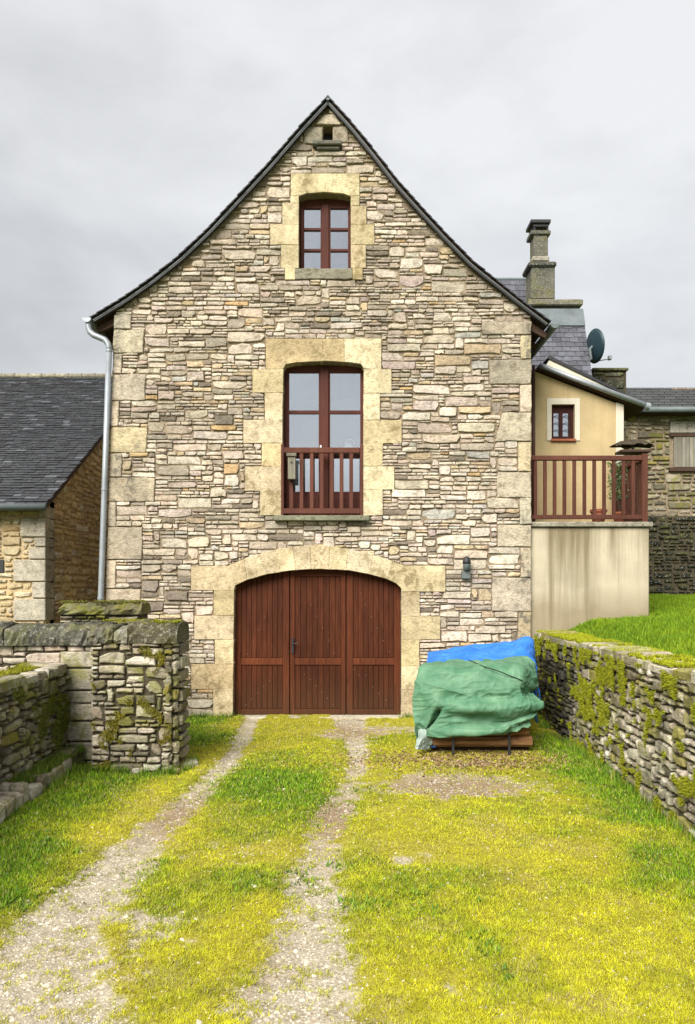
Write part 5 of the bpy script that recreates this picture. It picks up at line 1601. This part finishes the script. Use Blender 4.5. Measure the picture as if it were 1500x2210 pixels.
# rounded right end: facets turning from the front to the rear
ang = [30, 65, 100]
cxp, cyp = PX1 - 0.13, YP + 0.13
facets = []
for k, (a0_, a1_) in enumerate(((-90, -52), (-52, -16), (-16, 16))):
    rad_ = 0.15
    q0 = np.array([cxp + rad_ * math.cos(math.radians(a0_)), cyp + rad_ * math.sin(math.radians(a0_))])
    q1 = np.array([cxp + rad_ * math.cos(math.radians(a1_)), cyp + rad_ * math.sin(math.radians(a1_))])
    if k == 2: q1 = q0 + (q1 - q0) / np.linalg.norm(q1 - q0) * 0.42
    u_ = (q1 - q0) / np.linalg.norm(q1 - q0)
    fq = Frame((q0[0], q0[1], -0.04), (u_[0], u_[1], 0), (0, 0, 1), (u_[1], -u_[0], 0))
    rr_ = random.Random(120 + k); z = 0.0
    while z < ZP + 0.02:
        h = min(rr_.uniform(0.06, 0.17), ZP + 0.04 - z)
        p = stone_poly((0, z, float(np.linalg.norm(q1 - q0)), z + h), rr_, (0.008, 0.02), 0.14)
        if p:
            V, F = stone_geo(p, fq, rr_.uniform(0.0, 0.03), rr_, -0.09, 0.009); obj('stone', V, F, 'garden', pier, pick(PAL_GREY, rr_))
        z += h
acc = Acc(); acc.box(PX0 + 0.01, PX1 - 0.12, YP + 0.022, YP + TH, -0.1, ZP, None, 0.01); acc.box(PX1 - 0.13, PX1 - 0.05, YP + 0.11, YP + TH, -0.1, ZP - 0.002, None, 0.01)
acc.build('core', 'mortar_dark', pier)
# cap: rounded dark slabs
def round_cap(nm, x0, x1, y0, y1, z0, z1, mat, par, tn, seed, rnd=0.07, seg=5, nu=10, jit=0.02):
    rr_ = random.Random(seed); V, F = [], []
    us = np.linspace(x0, x1, nu)
    prof = [(y0, z0), (y0 - 0.01, z0 + (z1 - z0) * 0.35), (y0 + 0.005, z1 - rnd), (y0 + rnd * 0.4, z1 - rnd * 0.25), (y0 + rnd * 1.2, z1), ((y0 + y1) / 2, z1 + 0.015), (y1 - rnd, z1), (y1, z1 - rnd), (y1, z0)]
    n = len(prof)
    for i, x in enumerate(us):
        e = min(i, nu - 1 - i); sh = 0.93 if e == 0 else 1.0
        for (y, z) in prof:
            V.append((x + rr_.uniform(-jit, jit) * 0.3, y + rr_.uniform(-jit, jit), z0 + (z - z0) * sh + (rr_.uniform(-jit, jit) if z > z0 else 0)))
    for i in range(nu - 1):
        for k in range(n - 1): F.append((i * n + k, (i + 1) * n + k, (i + 1) * n + k + 1, i * n + k + 1))
    for i in range(nu - 1): F.append((i * n + n - 1, (i + 1) * n + n - 1, (i + 1) * n, i * n))
    F.append(tuple(range(n)));  F.append(tuple(range((nu - 1) * n, nu * n))[::-1])
    return obj(nm, V, F, mat, par, tn, False)
cxs = [PX0 - 0.03, -2.46, -2.30, PX1 + 0.02]
for k, (h_, tn_) in enumerate(((0.17, (0.11, 0.105, 0.08)), (0.13, (0.24, 0.23, 0.19)), (0.21, (0.095, 0.085, 0.055)))):
    round_cap('cap_stone', cxs[k] + 0.004, cxs[k + 1] - 0.004, YP - 0.045, YP + TH + 0.03, ZP - 0.01, ZP + h_, 'darkstone', pier, tn_, 1 + k, 0.08, nu=9 if k != 1 else 5, jit=0.026)
frPt = Frame((PX0, YP - 0.02, ZP + 0.20), (1, 0, 0), (0, 1, 0), (0, 0, 1))
moss_on(pier, frPt, PX1 - PX0, TH, 9000, 15, thr=0.5, out=0.0)
moss_on(pier, frP, PX1 - PX0 - 0.05, ZP, 40000, 16, thr=0.69, scale=7, bias=lambda u, v: 0.10 * sstep(0.5, 0.0, u) * sstep(1.0, 0.3, v), colr=((0.22, 0.19, 0.02), (0.15, 0.14, 0.015)), out=0.02)

DX = 8.25; YX = DX - DF
cross = empty('cross_wall', (-4.6, YX + 0.2, 0), 'pale stone wall with thick dark lichened coping left of the gate pier', 'wall')
frX = Frame((-6.3, YX, -0.04), (1, 0, 0), (0, 0, 1), (0, -1, 0))
WX = -2.72 + 6.3
xq = []
for (y0, y1, x0) in ((1640, 1600, 150), (1599, 1556, 140), (1555, 1518, 128), (1517, 1490, 125), (1489, 1442, 130), (1441, 1405, 132)):
    p0_, p1_ = P(x0, y0, DX), P(194, y1, DX)
    V, F = slab(inset(ccw([(p0_[0], p0_[2]), (-2.725, p0_[2]), (-2.725, p1_[2]), (p0_[0], p1_[2])]), 0.006), Frame((0, YX, 0), (1, 0, 0), (0, 0, 1), (0, -1, 0)), -0.3, 0.045, 0.014, 0.003, R)
    obj('quoin', V, F, 'garden', cross, tuple(np.array((0.36, 0.33, 0.255)) * R.uniform(0.8, 1.15)))
    xq.append((p0_[0] + 6.3, p0_[2] + 0.04, WX + 1, p1_[2] + 0.04))
ZX = 1.30
mini_wall('', '', '', frX, WX - 0.01, ZX + 0.04, PAL_HOUSE, 'stone', None, 131, HSP, gap=(0.008, 0.011), rough=0.15, parent=cross, excl=xq, keep=300, proud=(0.0, 0.025))
box('core', -6.3, -2.74, YX + 0.02, YX + 0.42, -0.1, ZX, 'mortar_dark', cross)
xe = [-6.3, -5.2, -4.45, -3.8, -3.22, -2.69]
for k in range(5):
    round_cap('coping_stone', xe[k] + 0.004, xe[k + 1] - 0.004, YX - 0.07, YX + 0.47, ZX - 0.005, ZX + 0.225 - 0.02 * (k % 2), 'darkstone', cross, (0.11, 0.108, 0.088), 11 + k, 0.06, nu=14, jit=0.022)

low = empty('low_wall', (-3.3, -5.6, 0), 'low mossy dry stone wall running towards the gate pier', 'wall')
XL0 = -3.10
frL = Frame((XL0, -9.0, -0.04), (0, 1, 0), (0, 0, 1), (1, 0, 0))
LLn = YX - 0.03 + 9.0
ZL = 1.03
mini_wall('', '', '', frL, LLn, ZL + 0.04, PAL_GREY, 'garden', None, 141, HSG, gap=(0.009, 0.011), rough=0.24, parent=low, keep=300, cell=0.016, wmin=0.07, wmax=0.42, ar=(1.0, 3.2), proud=(-0.01, 0.045))
box('core', XL0 - 0.45, XL0 - 0.025, -9.0, YX - 0.03, -0.1, ZL, 'mortar_dark', low)
coping_run(low, ((XL0, -9.0, 0), (XL0, YX - 0.05, 0)), ((XL0 - 0.45, -9.0, 0), (XL0 - 0.45, YX - 0.05, 0)), ZL, 0.06, (0.18, 0.45), 'garden', PAL_PALEGREY, 145)
frLt = Frame((XL0 - 0.45, -9.0, ZL + 0.05), (0, 1, 0), (1, 0, 0), (0, 0, 1))
moss_on(low, frLt, LLn, 0.32, 50000, 147, thr=0.42, scale=3, out=0.0, hgt=(0.012, 0.035))
moss_on(low, frL, LLn, ZL, 60000, 148, thr=0.64, scale=3, out=0.02, colr=((0.10, 0.13, 0.014), (0.16, 0.16, 0.014)), bias=lambda u, v: 0.08 * sstep(0.3, 0.0, v))
# ledge of footing stones
ledge = empty('stone_ledge', (-2.96, -5.6, 0), 'row of rough footing stones at the foot of the low wall', 'ledge')
LA, LB = (-2.70, -7.6, 0), (-2.93, -3.1, 0)
coping_run(ledge, (LA, LB), ((-3.08, -7.6, 0), (-3.085, -3.1, 0)), 0.02, 0.14, (0.12, 0.34), 'garden', PAL_PALEGREY, 151, 0.02, 0.03, 'footing_stone')
gg = np.random.default_rng(77)
n = 9000
v_ = gg.uniform(-7.4, -3.0, n); u_ = gg.uniform(-3.09, -2.9, n)
k = vnoise(u_, v_, 2.0, 3, 44) > 0.47; u_, v_ = u_[k], v_[k]; n = len(u_)
Pt = np.stack([u_, v_, np.full(n, 0.14)], 1)
C = np.array([[0.05, 0.12, 0.012], [0.10, 0.17, 0.014], [0.16, 0.17, 0.02]])[gg.integers(0, 3, n)] * gg.uniform(0.7, 1.2, n)[:, None]
blades('weeds', Pt, (0, 0, 1), gg.uniform(0.02, 0.09, n), gg.uniform(0.006, 0.014, n), C, 'grass', ledge, 0.9, 3)

# wall behind, up against the house corner
DW = 10.2; YW = DW - DF
back = empty('rear_wall', (-3.4, YW + 0.2, 0), 'short mossy rubble wall with rounded top below the zinc downpipe', 'wall')
a, b = P(128, 1500, DW), P(303, 1325, DW)
frK = Frame((a[0], YW, -0.04), (1, 0, 0), (0, 0, 1), (0, -1, 0))
mini_wall('', '', '', frK, b[0] - a[0], b[2] + 0.04, PAL_GREY, 'garden', None, 161, HSP, parent=back)
box('core', a[0] + 0.01, b[0] - 0.01, YW + 0.02, YW + 0.42, -0.1, b[2], 'mortar_dark', back)
xm = (a[0] * 0.42 + b[0] * 0.58)
round_cap('coping_stone', a[0], xm - 0.005, YW - 0.05, YW + 0.46, b[2] - 0.005, P(0, 1306, DW)[2], 'garden', back, (0.17, 0.165, 0.09), 21, 0.07, jit=0.03)
round_cap('coping_stone', xm + 0.005, b[0] + 0.03, YW - 0.05, YW + 0.46, b[2] - 0.005, P(0, 1298, DW)[2], 'garden', back, (0.16, 0.145, 0.08), 22, 0.09, jit=0.03)
moss_on(back, Frame((a[0], YW - 0.03, b[2] + 0.15), (1, 0, 0), (0, 1, 0), (0, 0, 1)), b[0] - a[0], 0.4, 7000, 23, thr=0.45, out=0.0, hgt=(0.01, 0.04), colr=((0.16, 0.15, 0.03), (0.10, 0.11, 0.02)))

# flat slab at the foot of the pier
def slabstone():
    pts = [(285, 1668), (340, 1664), (400, 1658), (428, 1652), (425, 1645), (395, 1648), (330, 1655), (290, 1661)]
    V = []
    c = np.array([0.0, 0.0])
    q = [np.array([(x - CX) * D2(y) / FPX, D2(y) - DF]) for x, y in pts]
    cen = sum(q) / len(q)
    for p in q: V.append((p[0], p[1], -0.04))
    for p in q: V.append((p[0], p[1], 0.035))
    for p in q: p2 = cen + (p - cen) * 0.93; V.append((p2[0], p2[1], 0.045))
    n = len(q); F = []
    for i in range(n):
        j = (i + 1) % n; F += [(i, j, n + j, n + i), (n + i, n + j, 2 * n + j, 2 * n + i)]
    F.append(tuple(range(2 * n, 3 * n)))
    o = obj('flat_stone', V, F, 'garden', None, (0.42, 0.40, 0.32))
    tag(o, 'pale flat stone lying in the grass at the foot of the gate pier', 'stone')
slabstone()

# ================================================================== WOOD PILE UNDER TARPAULINS
rack = empty('firewood_rack', (1.6, -2.0, 0), 'low dark rack with upright posts holding the covered firewood', 'rack')
for y in (-2.32, -1.55, -1.0): box('runner', 1.0, 2.16, y - 0.04, y + 0.04, -0.03, 0.065, 'soffit', rack)
for (px, y) in ((978, -2.62), (1099, -2.62)):
    x = (px - CX) * 8.58 / FPX
    box('post', x - 0.014, x + 0.014, y - 0.012, y + 0.016, -0.02, 0.27, 'iron', rack)
ORD = ['lowest', 'second lowest', 'third', 'fourth', 'topmost']
for k in range(5):
    y = -2.47
    z = 0.06 + 0.068 + k * 0.135
    x0 = 1.02 + R.uniform(-0.02, 0.03); x1 = (2.15 if k < 2 else 2.0) + R.uniform(-0.05, 0.02)
    rr0 = 0.07 + R.uniform(-0.004, 0.003)
    V, F = tube([(x0, y, z), (x0 + 0.3, y + R.uniform(-.008, .008), z + R.uniform(-.006, .006)), (x1 - 0.4, y + R.uniform(-.008, .008), z), (x1, y, z)], [rr0, rr0 * 1.02, rr0 * 0.97, rr0 * 0.95], 9)
    o = obj('firewood_log', V, F, 'log', None, (R.uniform(0.7, 1.2),) * 3)
    tag(o, 'brown firewood log, %s of the stack under the green tarpaulin' % ORD[k], 'log', 'firewood logs under the tarpaulins')
box('stack_frame', 1.2, 1.95, -1.95, -1.15, 0.066, 0.98, 'soffit', rack)

def catmull(arr, n, axis):
    arr = np.moveaxis(np.asarray(arr, float), axis, 0); m = len(arr)
    t = np.linspace(0, m - 1, n); i = np.clip(np.floor(t).astype(int), 0, m - 2); f = (t - i)
    f = f.reshape(-1, *([1] * (arr.ndim - 1)))
    p0, p1, p2, p3 = arr[np.clip(i - 1, 0, m - 1)], arr[i], arr[i + 1], arr[np.clip(i + 2, 0, m - 1)]
    out = 0.5 * (2 * p1 + (-p0 + p2) * f + (2 * p0 - 5 * p1 + 4 * p2 - p3) * f ** 2 + (-p0 + 3 * p1 - 3 * p2 + p3) * f ** 3)
    return np.moveaxis(out, 0, axis)
def cloth(nm, rows, mat, nu, nv, wr=0.012, seed=1, thick=0.006, fold=None, crumple=1.0):
    A = np.array([[P(*q) for q in row] for row in rows])
    A = catmull(catmull(A, nv, 0), nu, 1)
    v_, u_ = np.meshgrid(np.linspace(0, 1, nv), np.linspace(0, 1, nu), indexing='ij')
    du = np.gradient(A, axis=1); dv = np.gradient(A, axis=0)
    N = -np.cross(du, dv); N /= np.linalg.norm(N, axis=2)[..., None] + 1e-9
    def ridge(a, b, sc, sd): return (1 - np.abs(2 * vnoise(a, b, sc, 1, sd) - 1)) ** 3
    w = wr * (1.3 * ridge(u_ * 1.2 + v_ * 2.2, v_ * 6 - u_ * 3, 1.3, seed) + 0.9 * ridge(u_ * 5 - v_ * 3, v_ * 3 + u_ * 2, 1.7, seed + 1)
              + 0.6 * ridge(u_ * 7 + v_ * 4, v_ * 9, 1.9, seed + 2)) - wr
    for q in (0.2, 0.4, 0.6, 0.8):        # creases left from being folded up
        w = w + 0.0035 * np.exp(-np.abs(u_ - q - 0.01 * np.sin(9 * v_)) / 0.008) - 0.0045 * np.exp(-np.abs(v_ - q - 0.01 * np.sin(8 * u_)) / 0.008)
    rc_ = random.Random(seed * 7 + 1)
    for q in range(9):                   # sharp crumple lines
        an, fr_, ph = rc_.uniform(0, math.pi), rc_.uniform(1.6, 5.5), rc_.random()
        co = (u_ * math.cos(an) + v_ * math.sin(an)) * fr_ + ph + 0.35 * vnoise(u_, v_, 2.2, 2, seed + 20 + q)
        tri = 1 - 2 * np.abs(co - np.floor(co) - 0.5)
        w = w + crumple * 0.075 / fr_ * (tri - 0.4) * sstep(0.38, 0.62, vnoise(u_, v_, 2.6, 2, seed + 40 + q))
    if fold is not None: w = w + fold(u_, v_)
    A = A + N * w[..., None]
    V = A.reshape(-1, 3)
    ii = (np.arange(nv - 1)[:, None] * nu + np.arange(nu - 1)[None]).ravel()
    F = np.stack([ii, ii + nu, ii + nu + 1, ii + 1], 1)
    o = raw(nm, V, F, mat, None, True)
    m = o.modifiers.new('thick', 'SOLIDIFY'); m.thickness = thick; m.offset = 0
    return o
# blue sheet: from the ground behind, over the top, tucked under the green one, with a right-hand drop
blue_rows = [
    [(930, 1560, 10.55), (975, 1560, 10.55), (1020, 1560, 10.55), (1065, 1560, 10.55), (1105, 1555, 10.55), (1136, 1550, 10.5), (1152, 1550, 10.4), (1160, 1560, 10.3)],
    [(926, 1440, 10.45), (965, 1435, 10.45), (1010, 1430, 10.45), (1060, 1425, 10.45), (1100, 1415, 10.45), (1135, 1408, 10.4), (1150, 1420, 10.3), (1158, 1500, 10.2)],
    [(925, 1411, 10.3), (960, 1405, 10.3), (1010, 1397, 10.3), (1060, 1393, 10.3), (1100, 1387, 10.3), (1134, 1375, 10.25), (1146, 1382, 10.2), (1152, 1428, 10.1)],
    [(924, 1416, 9.8), (962, 1411, 9.8), (1010, 1406, 9.8), (1060, 1403, 9.8), (1100, 1398, 9.8), (1132, 1386, 9.8), (1148, 1398, 9.8), (1154, 1436, 9.7)],
    [(921, 1434, 9.2), (962, 1433, 9.2), (1010, 1433, 9.2), (1060, 1432, 9.2), (1100, 1430, 9.2), (1128, 1428, 9.2), (1149, 1436, 9.25), (1158, 1470, 9.2)],
    [(918, 1462, 8.98), (962, 1462, 8.98), (1010, 1462, 8.98), (1060, 1462, 8.98), (1100, 1460, 8.98), (1128, 1458, 8.98), (1150, 1468, 9.0), (1165, 1510, 9.0)],
]
bl = cloth('blue_tarpaulin', blue_rows, 'tarp_blue', 160, 160, 0.016, 3)
tag(bl, 'bright blue tarpaulin over the back of the firewood stack', 'tarpaulin')
green_rows = [
    [(921, 1431, 9.35), (960, 1427, 9.35), (1000, 1426, 9.35), (1040, 1426, 9.35), (1080, 1425, 9.35), (1120, 1421, 9.35), (1140, 1424, 9.3), (1150, 1432, 9.25)],
    [(908, 1437, 8.95), (950, 1432, 8.9), (995, 1432, 8.9), (1040, 1432, 8.88), (1085, 1431, 8.88), (1124, 1429, 8.9), (1146, 1438, 9.0), (1156, 1455, 9.05)],
    [(902, 1455, 8.78), (940, 1450, 8.66), (990, 1450, 8.64), (1040, 1450, 8.63), (1088, 1450, 8.63), (1128, 1450, 8.66), (1148, 1458, 8.82), (1159, 1472, 8.95)],
    [(897, 1482, 8.74), (934, 1480, 8.58), (985, 1480, 8.55), (1040, 1480, 8.53), (1090, 1480, 8.53), (1126, 1478, 8.58), (1141, 1480, 8.72), (1157, 1484, 8.9)],
    [(892, 1508, 8.72), (930, 1506, 8.56), (984, 1506, 8.52), (1040, 1506, 8.50), (1090, 1504, 8.50), (1124, 1500, 8.54), (1134, 1499, 8.74), (1142, 1499, 8.84)],
    [(890, 1530, 8.70), (924, 1530, 8.55), (975, 1530, 8.47), (1040, 1530, 8.43), (1090, 1529, 8.42), (1128, 1522, 8.42), (1152, 1517, 8.46), (1170, 1513, 8.52)],
    [(896, 1556, 8.68), (921, 1560, 8.60), (956, 1552, 8.50), (1040, 1555, 8.56), (1092, 1553, 8.55), (1122, 1545, 8.52), (1143, 1538, 8.52), (1160, 1530, 8.56)],
    [(893, 1576, 8.66), (914, 1580, 8.72), (944, 1572, 8.52), (1040, 1574, 8.44), (1090, 1570, 8.45), (1112, 1562, 8.47), (1130, 1556, 8.50), (1147, 1549, 8.54)],
    [(896, 1594, 8.66), (908, 1592, 8.74), (945, 1591, 8.54), (1040, 1589, 8.50), (1088, 1583, 8.50), (1108, 1576, 8.52), (1126, 1569, 8.54), (1142, 1562, 8.57)],
]
def gfold(u, v):
    low = sstep(0.55, 0.75, v)
    f = 0.034 * np.sin(v * 40 + u * 6) * low * sstep(0.25, 0.4, u) * (0.6 + 0.4 * np.sin(u * 7))
    f += -0.20 * np.exp(-((u - 0.20 + 0.10 * (v - 0.8)) / 0.022) ** 2) * sstep(0.56, 0.74, v)
    f += 0.012 * np.sin(u * 30 + 3 * v) * sstep(0.3, 0.1, u)
    return f
gr = cloth('green_tarpaulin', green_rows, 'tarp_green', 210, 210, 0.016, 8, 0.006, gfold)
tag(gr, 'pale green tarpaulin draped in folds over the front of the firewood stack', 'tarpaulin')
# pale lining of the sheet folded out at its left corner
tail_rows = [[(904, 1572, 8.70), (914, 1574, 8.66), (926, 1572, 8.64), (938, 1574, 8.66)], [(902, 1588, 8.66), (912, 1590, 8.60), (922, 1590, 8.62), (934, 1594, 8.66)], [(898, 1606, 8.60), (904, 1608, 8.56), (910, 1606, 8.60), (930, 1610, 8.68)], [(897, 1616, 8.58), (901, 1618, 8.55), (906, 1617, 8.58), (920, 1618, 8.66)]]
o = cloth('corner_flap', tail_rows, 'tarp_pale', 30, 30, 0.006, 12, crumple=0.22)
put(o, gr); o['label'] = 'pale inner side of the sheet corner folded outwards'
lb = [[(912, 1585, 8.80), (930, 1580, 8.76), (944, 1582, 8.70)], [(914, 1600, 8.78), (930, 1598, 8.72), (943, 1600, 8.68)], [(916, 1616, 8.76), (930, 1614, 8.70), (940, 1614, 8.68)]]
o = cloth('lower_corner', lb, plain('dark_blue_sheet', (0.012, 0.045, 0.13), 0.5), 14, 14, 0.006, 14, crumple=0.2); put(o, bl)
cord_px = [(1010, 1425, 8.86), (1025, 1431, 8.845), (1045, 1440, 8.66), (1075, 1449, 8.59), (1100, 1459, 8.56), (1128, 1470, 8.55)]
V, F = tube([np.array(P(*q)) + np.array([0, -0.012, 0.006]) for q in cord_px], 0.006, 6)
o = obj('cord', V, F, 'rope', None); tag(o, 'thin dark cord tied diagonally across the green tarpaulin', 'cord')
